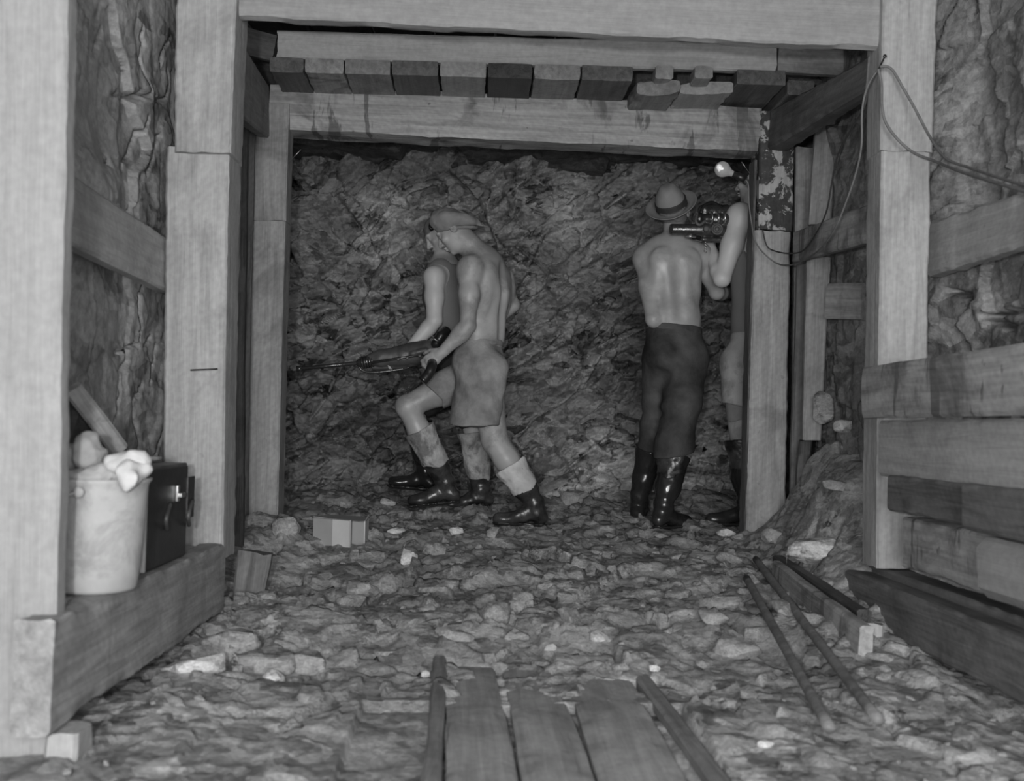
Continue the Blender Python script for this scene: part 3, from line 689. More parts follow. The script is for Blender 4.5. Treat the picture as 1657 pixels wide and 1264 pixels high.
def hand(s, wrist, d, pn, curl=.9, side=1, spread=1.0, sc=1.0, thumb=None):
    """wrist point, direction d of the palm, pn = palm normal (the way the palm faces), side: +1 thumb on d x pn side"""
    d = nrm(d); n = np.array(pn, float); n = nrm(n-d*(n@d)); t = np.cross(d, n)*side; w = np.array(list(wrist), float)
    s.ell(w+d*.052*sc, (d, t, n), (.054*sc, .040*sc, .017*sc), .012)
    s.cap(w-d*.02, w+d*.02, .025*sc, .026*sc, .012)
    for i, (o, ln) in enumerate(((.030, .92), (.010, 1.0), (-.010, .94), (-.029, .78))):
        p = w+d*(.088-.004*abs(i-1.2))*sc+t*o*sc*spread; a = curl*.55; L = np.array([.042, .027, .021])*ln*sc; r = [.0098, .0088, .0078, .0066]
        s.cap(w+d*.05*sc+t*o*.9*sc, p, .010*sc, .0102*sc, .008)
        for j in range(3):
            a2 = a; q = p+(d*math.cos(a2)+n*math.sin(a2))*L[j]; s.cap(p, q, r[j]*sc, r[j+1]*sc, .0035); p = q; a += curl*.85
    p = w+d*.022*sc+t*.026*sc; td = nrm(d*.62+t*.62+n*.45) if thumb is None else nrm(thumb)
    q = p+td*.040*sc; s.cap(p, q, .0155*sc, .0120*sc, .010); td2 = nrm(td+d*.35+n*.35*curl-t*.25); r2 = q+td2*.031*sc; s.cap(q, r2, .0118*sc, .0100*sc, .004)
    r3 = r2+nrm(td2+n*.4*curl)*.024*sc; s.cap(r2, r3, .0100*sc, .0078*sc, .004)
def arm(s, sh, el, wr, r=(.056, .050, .041, .042, .030)):
    sh, el, wr = (np.array(list(q), float) for q in (sh, el, wr))
    s.chain([(sh, r[0]), (sh+(el-sh)*.45, r[1]), (el-(el-sh)*.04, r[2])], .03)
    s.chain([(el, r[2]), (el+(wr-el)*.25, r[3]), (wr, r[4])], .015)
def leg(s, hp, kn, an, r=(.088, .072, .056, .058, .040)):
    hp, kn, an = (np.array(list(q), float) for q in (hp, kn, an))
    s.chain([(hp, r[0]), (hp+(kn-hp)*.5, r[1]), (kn, r[2])], .03)
    s.chain([(kn, r[2]), (kn+(an-kn)*.3, r[3]), (an, r[4])], .02)
def boot(parent, kn, an, toe_dir, top, shaft='rubber', cuffm='mud', cuff=.6, sole_z=None, rr=1.0, pitch=0.0, seed=1, cutwob=.03, cufflabel=None):
    """knee-high boot: top = fraction from knee to ankle where it starts; toe_dir = 3D foot direction"""
    kn = np.array(list(kn), float); an = np.array(list(an), float); u = an-kn; T = nrm(toe_dir)
    tp = kn+u*top; down = nrm(u*.25+np.array([0, 0, -1])); down = nrm(down-T*(down@T)); heel = an+down*.065-T*.030; ball = an+down*.072+T*.135; tip = an+down*.073+T*.195
    lo, hi = box_of([tp, an, heel, ball, tip], .13)
    S = SDF(lo, hi, .005)
    uu = nrm(u)
    S.chain([(tp-uu*.06, .083*rr), (tp, .082*rr), (kn+u*(top*.45+.55), .068*rr), (an, .049)], .02)
    S.chain([(an, .049), (an+down*.03, .046), (heel, .041)], .015); S.chain([(an+down*.025+T*.0, .046), (an+down*.050+T*.06, .040), (ball, .036), (tip-down*.002, .031)], .015)
    side = np.cross(down, T); sp = an+down*.098
    S.ell(tip-T*.03+down*.002, (T, side, down), (.058, .047, .030), .015)
    S.cut(an+down*.100, down); S.cut(tp, -uu)
    # shallow mouth
    S.cap(tp-uu*.08, tp+uu*.02, .074*rr, .070*rr, .004, sub=True)
    S.noise(.006, 11, seed); S.folds(an, uu, .005, 85, .10)
    v, f = S.mesh(); b = mk('boot', v, f, M[shaft], parent)
    # sole
    S2 = SDF(*box_of([heel, tip, sp], .09), .005)
    S2.cap(heel+down*.02, heel+down*.02+T*.05, .038, .040, .01); S2.chain([(heel+T*.06+down*.02, .036), (ball+down*.0, .047), (tip, .043)], .02)
    S2.cut(an+down*.112, down); S2.cut(an+down*.094, -down); v, f = S2.mesh()
    if len(f): mk('sole', v, f, M['rubber'], b)
    if cuff > 0:
        S3 = SDF(*box_of([tp, kn+u*(top+(1-top)*cuff)], .13), .005)
        e = kn+u*(top+(1-top)*cuff); mid = None
        S3.chain([(tp-uu*.05, .0865*rr), (tp, .0855*rr), (kn+u*(top*.45+.55), .0715*rr), (an, .053)], .02)
        S3.cut(tp-uu*.006, -uu); S3.cut(e, uu, cutwob); S3.cap(tp-uu*.08, tp+uu*.02, .076*rr, .072*rr, .004, sub=True)
        S3.noise(.006, 11, seed); S3.noise(.003, 30, seed+50); v, f = S3.mesh()
        if len(f):
            o = mk('boot_shaft', v, f, M[cuffm], b)
            if cufflabel: o['label'] = cufflabel
    return b
def finish(name, S, mat, parent=None, **kw):
    v, f = S.mesh(); return mk(name, v, f, M[mat], parent, **kw)
A3 = lambda v: np.array(list(v), float)

# ================================================================ MAN 1: bare back, shorts, cap
def man_shorts():
    fw = nrm((-.88, .47, 0)); lf = np.cross((0, 0, 1), fw)            # his left points to the camera
    pel = P(772, 588, 5.85); wa = P(780, 545, 5.85); ch = P(782, 475, 5.86); uc = P(783, 432, 5.86); nb = P(772, 412, 5.84)
    shL = P(760, 436, 5.70); elL = P(757, 528, 5.62); wrL = P(716, 570, 5.66)
    shR = P(806, 444, 6.02); elR = P(830, 494, 6.10); wrR = P(742, 560, 6.10)
    hL = P(783, 606, 5.76); kL = P(800, 712, 5.74); aL = P(867, 818, 5.72)
    hR = P(766, 606, 5.93); kR = P(659, 658, 5.86); aR = P(722, 783, 5.94)
    hc = P(737, 375, 5.83)
    lo, hi = box_of([pel, hc, shL, elL, shR, elR, kR, aR, aL, wrL], .17); S = SDF(lo, hi, .0055)
    S.loft([(pel, .155, .115), (wa, .135, .098), (ch, .165, .122), (uc, .150, .10)], lf, .05)
    S.cap(A3(nb)+np.array([.01, 0, 0]), A3(hc)+np.array([.035, 0, -.03]), .070, .066, .04)
    S.cap(shL, uc, .062, .09, .05); S.cap(shR, uc, .062, .09, .05)
    back = -fw
    for sg in (1, -1):     # shoulder blades and lats
        S.ell(A3(ch)+lf*sg*.085+back*.088+np.array([0, 0, .055]), (lf, back, (0, 0, 1)), (.060, .030, .085), .03)
        S.ell(A3(ch)+lf*sg*.115+back*.03-np.array([0, 0, .03]), (lf, back, (0, 0, 1)), (.055, .075, .12), .03)
        S.cap(A3(wa)+lf*sg*.04+back*.070, A3(ch)+lf*sg*.05+back*.085, .035, .035, .03)
    S.cap(A3(wa)+back*.125, A3(uc)+back*.125, .016, .018, .035, sub=True)     # spine groove
    arm(S, shL, elL, wrL); arm(S, shR, elR, wrR)
    S.ell(A3(shL)+np.array([0, 0, -.01]), (lf, fw, (0, 0, 1)), (.058, .064, .078), .04)
    for a_, b_ in ((shL, elL), (shR, elR)):
        S.ell(A3(a_)*.5+A3(b_)*.5+back*.014, (lf, back, nrm(A3(a_)-A3(b_))), (.040, .040, .085), .02)      # triceps
    S.ell(A3(elL)*.72+A3(wrL)*.28, (lf, np.cross(lf, nrm(A3(wrL)-A3(elL))), nrm(A3(wrL)-A3(elL))), (.040, .043, .07), .02)
    S.chain([(hR, .095), ((A3(hR)+A3(kR))/2, .080), (kR, .060)], .03); S.chain([(kR, .060), (A3(kR)+(A3(aR)-A3(kR))*.3, .062), (aR, .040)], .02)
    S.ell(A3(kR)+nrm((-1, 0, .3))*.018, (fw, lf, (0, 0, 1)), (.045, .048, .055), .02)
    S.chain([(hL, .100), (kL, .068)], .03); S.chain([(kL, .068), (A3(kL)+(A3(aL)-A3(kL))*.3, .068), (aL, .040)], .02)
    hf = nrm((-.90, .22, -.62)); hu = nrm((-.42, .12, .9)); head(S, hc, hf, hu)
    hand(S, wrL, P(690, 588, 5.66)-P(716, 570, 5.66), (-.2, .9, -.35), 1.0, -1)
    hand(S, wrR, P(715, 549, 6.0)-wrR, (.1, -.8, -.4), 1.0, 1)
    S.noise(.0022, 7, 3)
    o = finish('person', S, 'skin'); tag(o, 'shirtless man in a soft cap and shorts lunging and holding the near rock drill', 'person', kind='thing')
    # shorts
    lo, hi = box_of([pel, wa, hL, hR, P(745, 690, 5.7), P(680, 640, 5.9), P(812, 690, 5.7)], .17); S = SDF(lo, hi, .0055)
    S.loft([(A3(wa)-np.array([0, 0, .0]), .142, .106), (pel, .165, .128)], lf, .03)
    S.loft([(A3(hL)+np.array([0, 0, .04]), .100, .145), (P(764, 705, 5.70), .098, .148)], lf, .04)
    S.chain([(hR, .112), (A3(hR)+(A3(kR)-A3(hR))*.62, .096)], .04)
    S.cap(A3(pel)+np.array([.06, 0, -.02]), A3(pel)+np.array([.03, 0, -.09]), .10, .10, .05)
    S.cut(P(780, 551, 5.8), (-.06, .0, 1)); S.cut(P(764, 689, 5.7), (0.0, 0, -1), .006, region=(A3(P(715, 700, 5.4)), A3(P(860, 640, 6.3))))
    d = nrm(A3(kR)-A3(hR)); c = A3(P(697, 634, 5.9)); S.cut(c, nrm(d+np.array([.12, 0, -.3])), .004, region=(c-np.array([.3, .3, .22]), c+np.array([.062, .3, .22])))
    S.cut(P(764, 689, 5.7), (0, 0, -1), .006)
    S.noise(.010, 6, 8, (1, 1, .3)); S.folds(A3(P(755, 610, 5.7)), (.9, 0, .35), .006, 70, .17); S.folds(A3(P(800, 650, 5.7)), (.5, 0, .8), .004, 60, .10); S.folds(A3(P(745, 575, 5.7)), (.7, 0, .7), .005, 80, .08)
    sh = finish('shorts', S, 'shorts', o)
    S = SDF(*box_of([wa], .22), .005); S.loft([(A3(wa)-np.array([0, 0, .05]), .149, .113), (A3(wa)+np.array([0, 0, .02]), .148, .112)], lf, .02)
    S.cut(P(780, 551, 5.8), (-.06, 0, 1)); S.cut(P(780, 560, 5.8), (.06, 0, -1)); finish('waistband', S, 'shorts', sh)
    # boots
    boot(o, kR, aR, (-.97, -.12, -.12), .30, 'mudw', 'mud', .60, seed=2, cutwob=.05, cufflabel='boot shaft caked with pale mud')
    boot(o, kL, aL, (-.97, -.10, .02), .40, 'mudw', 'mud2', .62, seed=3, cutwob=.03, cufflabel='clean pale boot shaft')
    # cap
    f, u, l = frame(hf, hu); c = A3(hc)
    S = SDF(*box_of([c+u*.06], .24), .005)
    W3 = (nrm((.97, -.2, -.08)), nrm((.2, .98, 0)), nrm((.08, 0, .99)))
    S.ell(c+np.array([-.012, 0, .052]), W3, (.132, .100, .074), .02); S.ell(c+np.array([.052, -.01, .050]), W3, (.085, .098, .056), .03); S.ell(c+np.array([.130, -.01, .010]), W3, (.045, .055, .026), .03)
    S.cut(c+np.array([0, 0, .012]), nrm((.10, .05, -1))); S.noise(.012, 9, 12); S.noise(.005, 22, 13); cp = finish('cap', S, 'cap', o)
    S = SDF(*box_of([c+u*.04], .2), .005); S.ell(c+np.array([-.012, 0, .045]), W3, (.126, .092, .07), .02); S.ell(c+np.array([.05, -.01, .045]), W3, (.072, .090, .056), .03); S.cut(c+np.array([0, 0, .002]), nrm((.10, .05, -1))); S.cut(c+np.array([0, 0, .018]), nrm((-.10, -.05, 1)))
    finish('cap_band', S, 'cap', cp)
    S = SDF(*box_of([c], .2), .005); S.loft([(c-u*.01-f*.014, .076, .092), (c+u*.04-f*.014, .0785, .096)], l, .01)
    S.cut(c+u*.05, u); S.cut(c+u*.012, -u); S.cut(c-f*.005, f); finish('hair', S, 'hairg', o)
    return o
man_shorts()

# ================================================================ MAN 2: singlet, behind
def man_singlet():
    fw = nrm((-.97, .10, 0)); lf = np.cross((0, 0, 1), fw)
    pel = P(740, 590, 6.32); wa = P(736, 545, 6.32); ch = P(722, 480, 6.32); uc = P(718, 440, 6.32); hc = P(716, 379, 6.30)
    shL = P(703, 448, 6.14); elL = P(703, 520, 6.10); wrL = P(662, 566, 6.06)
    shR = P(720, 448, 6.50); elR = P(712, 525, 6.5); wrR = P(690, 560, 6.3)
    hL = P(745, 610, 6.22); kL = P(765, 690, 6.22); aL = P(778, 793, 6.25)
    hR = P(735, 610, 6.42); kR = P(672, 662, 6.35); aR = P(690, 764, 6.45)
    lo, hi = box_of([pel, hc, shL, elL, wrL, P(640, 597, 6.05), shR, kL, aL, kR, aR], .17); S = SDF(lo, hi, .006)
    S.loft([(pel, .150, .11), (wa, .130, .095), (ch, .16, .115), (uc, .145, .095)], lf, .05)
    S.cap(uc, A3(hc)+np.array([.01, 0, -.03]), .064, .058, .03); S.cap(shL, uc, .06, .08, .05); S.cap(shR, uc, .06, .08, .05)
    arm(S, shL, elL, wrL, (.058, .052, .043, .045, .031)); arm(S, shR, elR, wrR); leg(S, hL, kL, aL); leg(S, hR, kR, aR)
    hf = nrm((-.86, -.06, -.62)); hu = nrm((-.55, .0, .85)); head(S, hc, hf, hu)
    S.cap(wrL, P(648, 588, 6.08), .030, .027, .02); hand(S, P(648, 589, 6.08), (-.55, -.65, -.30), (-.1, -.35, .9), .75, -1); hand(S, wrR, (-.5, -.6, -.3), (.2, -.3, -.8), 1.0, 1)
    S.noise(.002, 7, 4); o = finish('person', S, 'skinp'); tag(o, 'man in grey singlet, mostly hidden behind the shirtless man, steadying the drill from below', 'person', kind='thing')
    S = SDF(*box_of([pel, uc, shL, shR], .2), .0055)
    S.loft([(pel, .162, .124), (wa, .142, .108), (ch, .171, .127), (uc, .156, .107)], lf, .05)
    for q in (shL, shR): S.cap(A3(q), A3(uc), .045, .085, .05)
    S.cut(P(726, 600, 6.3), (0, 0, -1)); S.cut(P(716, 430, 6.3), (0, 0, 1), region=(A3(P(690, 460, 6.2)), A3(P(745, 400, 6.45))))
    for q, r in ((shL, .085), (shR, .085)): S.cap(A3(q)+np.array([-.02, 0, .0]), A3(q)+np.array([-.045, 0, -.12]), r*.9, .045, .01, sub=True)
    S.noise(.005, 6, 9, (1, 1, .4)); finish('singlet', S, 'singlet', o)
    S = SDF(*box_of([pel, hL, hR, kL, kR], .17), .006)
    S.loft([(wa, .150, .112), (pel, .165, .126)], lf, .03); S.chain([(hL, .108), (A3(hL)+(A3(kL)-A3(hL))*.75, .098)], .04); S.chain([(hR, .108), (A3(hR)+(A3(kR)-A3(hR))*.72, .098)], .04)
    S.cut(P(730, 566, 6.3), (0, 0, 1)); S.noise(.005, 6, 9); finish('shorts', S, 'trou', o)
    boot(o, kL, aL, (-.96, -.2, -.04), .10, 'mudw', 'mud', .72, seed=5, cutwob=.05, cufflabel='boot shaft smeared with mud')
    boot(o, kR, aR, (-.98, .05, .06), .22, 'rubber', 'mud', 0, seed=6)
    f, u, l = frame(hf, hu); c = A3(hc)
    S = SDF(*box_of([c], .22), .005); S.ell(c+u*.045-f*.016, (l, f, u), (.086, .106, .082), .02); S.cut(c+u*.040, -u); S.noise(.004, 16, 5); cp = finish('cap', S, 'cap', o)
    q = A3(P(698, 366, 6.16)); S = SDF(q-.06, q+.06, .004); S.ell(q, ((1, 0, 0), (0, 1, 0), (0, 0, 1)), (.017, .02, .029), .004); S.ell(q+np.array([.0, -.02, 0]), ((1, 0, 0), (0, 1, 0), (0, 0, 1)), (.008, .012, .017), .003, sub=True); q = finish('cap_buckle', S, 'black', cp); q['label'] = 'small dark ring at the cap front'
    S = SDF(*box_of([c], .2), .005); S.loft([(c-u*.01-f*.014, .077, .092), (c+u*.04-f*.014, .0795, .096)], l, .01); S.cut(c+u*.04, u); S.cut(c-u*.012, -u); S.cut(c, f); finish('hair', S, 'hair', o)
man_singlet()

# ================================================================ MAN 3: hat, bare back, long trousers
def man_hat():
    fw = nrm((-.16, .985, 0)); lf = np.cross((0, 0, 1), fw); back = -fw
    pel = P(1092, 565, 5.85); wa = P(1090, 515, 5.85); lc = P(1085, 465, 5.87); ch = P(1085, 430, 5.88); uc = P(1087, 408, 5.90); nb = P(1092, 385, 5.90); hc = P(1090, 346, 5.93)
    shL = P(1044, 418, 5.90); elL = P(1057, 518, 5.77); wrL = P(1062, 490, 6.05)
    shR = P(1132, 414, 5.90); elR = P(1160, 474, 5.98); wrR = P(1186, 474, 6.22)
    hL = P(1070, 585, 5.90); kL = P(1062, 695, 5.98); aL = P(1034, 808, 6.04)
    hR = P(1112, 585, 5.84); kR = P(1098, 702, 5.76); aR = P(1073, 822, 5.70)
    S = SDF(*box_of([pel, hc, shL, shR, elR, wrR, elL, aL, aR, kL], .17), .0055)
    S.loft([(pel, .150, .115), (wa, .140, .100), (lc, .150, .108), (ch, .168, .118), (uc, .155, .10)], lf, .05)
    S.cap(nb, hc, .064, .058, .03); S.cap(shL, uc, .062, .085, .05); S.cap(shR, uc, .062, .085, .05)
    for sg in (1, -1):
        S.ell(A3(ch)+lf*sg*.082+back*.085, (lf, back, (0, 0, 1)), (.058, .028, .080), .03)
        S.cap(A3(wa)+lf*sg*.045+back*.062, A3(ch)+lf*sg*.05+back*.076, .036, .036, .04)
        S.ell(A3(lc)+lf*sg*.11+back*.02, (lf, back, (0, 0, 1)), (.050, .07, .11), .03)
        S.ell(A3(sh_ := (shL if sg == 1 else shR)), (lf, fw, (0, 0, 1)), (.064, .066, .072), .03)
    S.cap(A3(wa)+back*.135, A3(ch)+back*.148, .014, .016, .05, sub=True)
    arm(S, shL, elL, wrL, (.056, .050, .042, .042, .03)); arm(S, shR, elR, wrR, (.056, .050, .042, .042, .03)); leg(S, hL, kL, aL); leg(S, hR, kR, aR)
    hf = nrm((.25, .95, .05)); hu = nrm((-.10, -.10, 1)); head(S, hc, hf, hu)
    hand(S, wrL, (.3, .4, .5), (.2, .3, -.6), .8, 1); hand(S, wrR, (.5, .4, .4), (-.3, .5, .3), .8, -1)
    S.noise(.002, 7, 6); o = finish('person', S, 'skin_oil'); tag(o, 'shirtless man in a banded felt hat, his back turned, shouldering the second drill', 'person', kind='thing')
    # trousers (tucked over the boot tops)
    S = SDF(*box_of([pel, wa, hL, hR, kL, kR, P(1055, 735, 5.9)], .17), .0055)
    S.loft([(A3(wa)-np.array([0, 0, .0]), .148, .110), (pel, .172, .134)], lf, .04)
    S.ell(A3(pel)+back*.045-np.array([0, 0, .03])+lf*.06, (lf, back, (0, 0, 1)), (.085, .095, .10), .03); S.ell(A3(pel)+back*.045-np.array([0, 0, .03])-lf*.07, (lf, back, (0, 0, 1)), (.09, .095, .10), .03)
    S.chain([(hL, .112), (kL, .088), (P(1052, 750, 6.02), .092)], .05); S.chain([(hR, .125), (P(1104, 650, 5.80), .108), (P(1092, 720, 5.76), .100), (P(1082, 765, 5.74), .098)], .05)
    S.cut(P(1090, 529, 5.8), (.08, 0, 1), .004); S.cut(P(1075, 738, 5.8), (.18, 0, -1), .01)
    S.noise(.010, 5, 18, (1.3, 1.3, .3)); S.folds(A3(P(1105, 620, 5.7)), (.2, 0, 1), .004, 60, .2); S.folds(A3(P(1090, 560, 5.7)), (.8, 0, .5), .005, 70, .10); S.folds(A3(P(1060, 680, 5.9)), (.3, 0, 1), .006, 60, .14)
    tr = finish('trousers', S, 'trou', o)
    S = SDF(*box_of([wa, P(1090, 530, 5.85)], .2), .005); S.loft([(P(1090, 550, 5.85), .163, .125), (wa, .152, .114)], lf, .02); S.cut(P(1090, 525, 5.8), (.08, 0, 1), .006); S.cut(P(1090, 536, 5.8), (-.08, 0, -1), .004)
    b = finish('waistband', S, 'trou', tr)
    boot(o, kR, aR, (.72, .60, -.02), .30, 'rubber', 'mudw', .48, seed=7, cutwob=.04, cufflabel='wet boot shaft smeared with mud')
    boot(o, kL, aL, (-.35, -.75, -.55), .30, 'rubber', 'mudw', .0, seed=8)
    u = nrm((-.40, -.64, .9)); f, u, l = frame(np.cross(u, nrm(np.cross((.25, .95, 0), u)))*1.0, u); c = A3(P(1088, 338, 5.93))-u*.02
    S = SDF(*box_of([c], .26), .0045)
    S.loft([(c+u*.03, .086, .102), (c+u*.085, .077, .095), (c+u*.130, .054, .078)], l, .02)
    S.cap(c+u*.200-f*.07, c+u*.188+f*.10, .020, .026, .035, sub=True); S.cut(c+u*.022, -u); S.noise(.004, 8, 3)
    h = finish('hat', S, 'felt', o)
    # brim: dished oval
    n = 64; V = []; Fc = []
    rings = [(.98, .0), (1.2, -.004), (1.45, -.003), (1.62, .008), (1.64, .012), (1.62, .014), (1.45, .004), (1.2, .003), (.98, .006)]
    for r, dz in rings:
        for k in range(n):
            a = 2*math.pi*k/n; w = 1+.0*math.cos(a); lift = (r-1)*.016*abs(math.cos(a))
            V.append(c+u*(.030+dz+lift)+l*math.cos(a)*.089*r+f*math.sin(a)*.103*r*w)
    for i in range(len(rings)):
        j = (i+1) % len(rings)
        for k in range(n): Fc.append((i*n+k, i*n+(k+1) % n, j*n+(k+1) % n, j*n+k))
    mk('brim', V, Fc, M['felt'], h)
    S = SDF(*box_of([c+u*.05], .16), .0045); S.loft([(c+u*.03, .0915, .1075), (c+u*.085, .0825, .1005), (c+u*.130, .0595, .0835)], l, .02); S.cut(c+u*.078, u); S.cut(c+u*.034, -u); q = finish('hat_band', S, 'band', h); q['label'] = 'broad black hat band'
    S = SDF(*box_of([A3(hc)], .2), .005); S.loft([(A3(hc)-u*.03-f*.016, .070, .082), (A3(hc)+u*.04-f*.014, .078, .094)], l, .01); S.cut(A3(hc)+u*.05, u); S.cut(A3(hc)-u*.035, -u); S.cut(A3(hc), f); finish('hair', S, 'hairg', o)
man_hat()

# ================================================================ MAN 4: half hidden by the post
def man_post():
    fw = nrm((-.75, .66, 0)); lf = np.cross((0, 0, 1), fw)
    pel = P(1222, 560, 5.92); wa = P(1222, 515, 5.92); ch = P(1222, 430, 5.93); uc = P(1218, 370, 5.94); hc = P(1222, 296, 5.99)
    shL = P(1198, 352, 5.80); elL = P(1168, 452, 5.76); wrL = P(1150, 402, 5.92)
    shR = P(1240, 375, 6.15); elR = P(1222, 440, 6.3); wrR = P(1185, 400, 6.22)
    hL = P(1198, 590, 5.86); kL = P(1199, 690, 5.84); aL = P(1207, 818, 5.80)
    hR = P(1240, 590, 6.02); kR = P(1236, 695, 6.05); aR = P(1245, 810, 6.1)
    S = SDF(*box_of([pel, hc, shL, shR, elL, wrL, aL, aR, wrR], .17), .006)
    S.loft([(pel, .150, .12), (wa, .135, .105), (ch, .165, .125), (uc, .150, .10)], lf, .05)
    S.cap(uc, hc, .064, .058, .03); S.cap(shL, uc, .068, .09, .05); S.cap(shR, uc, .062, .09, .05)
    arm(S, shL, elL, wrL, (.064, .058, .045, .046, .031)); arm(S, shR, elR, wrR); S.ell(A3(shL), (lf, fw, (0, 0, 1)), (.070, .072, .080), .03)
    leg(S, hL, kL, aL); leg(S, hR, kR, aR)
    head(S, hc, fw, (0, 0, 1)); hand(S, wrL, (-.1, .3, .8), (-.1, .8, -.3), .9, 1); hand(S, wrR, (-.3, -.3, .8), (0, -.6, .3), .9, -1)
    S.noise(.002, 7, 7); o = finish('person', S, 'skinp'); tag(o, 'man in dark singlet and pale trousers, half hidden behind the far right post', 'person', kind='thing')
    S = SDF(*box_of([pel, uc, shL, shR], .2), .0055)
    S.loft([(P(1222, 560, 5.92), .168, .138), (wa, .148, .118), (ch, .177, .137), (uc, .162, .112)], lf, .05)
    S.cut(P(1200, 548, 5.9), (-.25, 0, -1)); S.cut(P(1222, 362, 5.9), (0, 0, 1))
    S.cap(A3(shL)+np.array([-.01, -.03, .08]), A3(shL)+np.array([.055, -.07, -.21]), .13, .05, .008, sub=True); S.cap(A3(shR)+np.array([0, 0, .08]), A3(shR)+np.array([0, 0, -.12]), .09, .05, .008, sub=True)
    S.noise(.006, 6, 19, (1, 1, .4)); finish('singlet', S, 'singlet', o)
    S = SDF(*box_of([pel, wa, hL, hR, kL, kR, P(1205, 710, 5.8)], .17), .006)
    S.loft([(wa, .150, .118), (pel, .166, .134)], lf, .04); S.chain([(hL, .118), (P(1198, 660, 5.84), .098)], .04); S.chain([(hR, .115), (kR, .09)], .04)
    S.cut(P(1210, 540, 5.9), (0, 0, 1)); S.cut(P(1195, 660, 5.9), (-.2, 0, -1), .015); S.noise(.006, 6, 20); tr = finish('trousers', S, 'paletrou', o); 
    S = SDF(*box_of([kL], .17), .005); S.chain([(P(1198, 640, 5.84), .085), (P(1200, 700, 5.84), .080)], .02); S.cut(P(1195, 683, 5.9), (.0, 0, -1), .015); q = finish('knee_patch', S, 'patch', tr); q['label'] = 'darker cloth at the knee'
    S = SDF(*box_of([kL, P(1202, 730, 5.8)], .17), .005); S.chain([(P(1200, 680, 5.84), .078), (P(1205, 735, 5.82), .068)], .02); S.cut(P(1203, 728, 5.8), (0, 0, -1), .01); finish('lower_trouser', S, 'paletrou', tr)
    boot(o, kL, aL, (-.93, -.15, 0), .20, 'rubber', 'mudw', .45, seed=9); boot(o, kR, aR, (-.5, .8, 0), .2, 'rubber', 'mudw', 0, seed=10)
    S = SDF(*box_of([A3(hc)], .2), .006); S.ell(A3(hc)+np.array([.01, -.01, .04]), (lf, fw, (0, 0, 1)), (.082, .100, .085), .01); S.cut(A3(hc)+np.array([0, 0, .02]), (0, 0, -1)); finish('hair', S, 'hair', o)
man_post()
# ---------------------------------------------------------------- rock drills
def drill_one():
    Y = 5.98
    tip = P(480, 597, Y); ch = P(586, 587, Y); nose = P(602, 582, Y); mid = P(645, 577, Y); back = P(690, 568, Y-.02); hd = P(706, 556, Y-.05)
    ax = nrm(A3(back)-A3(nose))
    S = SDF(*box_of([ch, back, P(640, 600, Y), hd], .12), .0045)
    up = nrm(np.array([0, 0, 1.0])-ax*ax[2])
    S.chain([(nose, .036), (A3(nose)+ax*.05, .050), (mid, .056)], .006); S.chain([(mid, .058), (A3(mid)+ax*.10, .060), (back, .050)], .008)
    for t in (.03, .09, .16): S.cap(A3(mid)+ax*t, A3(mid)+ax*(t+.006), .064, .064, .003)
    S.cap(A3(mid)-up*.055+ax*.02, A3(back)-up*.042, .020, .020, .004); S.cap(A3(nose)-up*.045, A3(mid)-up*.055, .012, .014, .004)
    S.cap(A3(mid)+up*.05+ax*.06, A3(back)+up*.045, .018, .018, .006); S.cap(A3(mid)+ax*.08-np.array([0, .055, 0]), A3(back)-np.array([0, .05, 0]), .016, .016, .004)
    S.noise(.002, 30, 3); body = finish('rock_drill', S, 'steel2'); tag(body, 'pneumatic rock drill held level by the two men at left', 'drill', kind='thing')
    v, f = tube_vf([tip, ch], [.011, .012], 10); o = mk('drill_steel', v, f, M['steel'], body); o['label'] = 'long thin drill steel'
    v, f = lathe([(0, .012), (0, .017), (.03, .017), (.03, .012)], tip, A3(ch)-A3(tip), 12); mk('bit', v, f, M['steel'], o)
    parts = []
    for i in range(5): parts.append(lathe([(-.006, .026), (-.006, .034), (0, .037), (.006, .034), (.006, .026)], A3(ch)+ax*(.004+i*.014), ax, 18))
    v, f = join_vf(parts+[lathe([(-.03, .014), (-.02, .024), (.08, .026)], ch, ax, 18)]); mk('chuck', v, f, M['steel'], body)
    # steel retainer loop and side rods beneath
    pts = spline([A3(ch)+ax*.02-up*.0, A3(ch)-ax*.018-up*.022, A3(ch)+ax*.01-up*.052, A3(ch)+ax*.08-up*.066, A3(mid)-up*.072, A3(mid)+ax*.05-up*.068], 6)
    v, f = tube_vf(pts, .0075, 8); mk('retainer', v, f, M['steel'], body)
    for sgn in (-1, 1):
        q = [A3(nose)+ax*.0+up*.0+np.array([0, sgn*.05, 0])-up*.02, A3(back)+np.array([0, sgn*.05, 0])-up*.02]
        v, f = tube_vf(q, .0075, 8); mk('side_rod', v, f, M['steel'], body)
    for t in (.0, .05, .12):
        v, f = lathe([(0, .010), (.012, .010), (.014, .006)], A3(mid)+ax*t-up*.02-np.array([0, .060, 0]), (0, -1, 0), 6); mk('bolt', v, f, M['steel2'], body)
    g = spline([A3(back)+ax*.01-up*.01, hd, P(714, 543, Y-.06), P(722, 536, Y-.02)], 6); v, f = tube_vf(g, [.026+.004*(i % 3 == 0) for i in range(len(g))], 12); mk('throttle_handle', v, f, M['black'], body)
    v, f = lathe([(0, .030), (0, .034), (.008, .034), (.008, .03)], P(705, 550, Y-.055), A3(P(714, 543, Y-.06))-A3(hd), 14); mk('ring', v, f, M['bright'], body)
    g = spline([P(699, 580, Y-.20), P(699, 592, Y-.38), P(693, 606, Y-.41), P(683, 617, Y-.42)], 6); v, f = tube_vf(g, [.026]*(len(g)-2)+[.028, .024], 14)
    o = mk('grip', v, f, M['black'], body)
    v, f = tube_vf([A3(back), P(699, 580, Y-.20)], .014, 10); mk('grip_bracket', v, f, M['steel'], o)
drill_one()
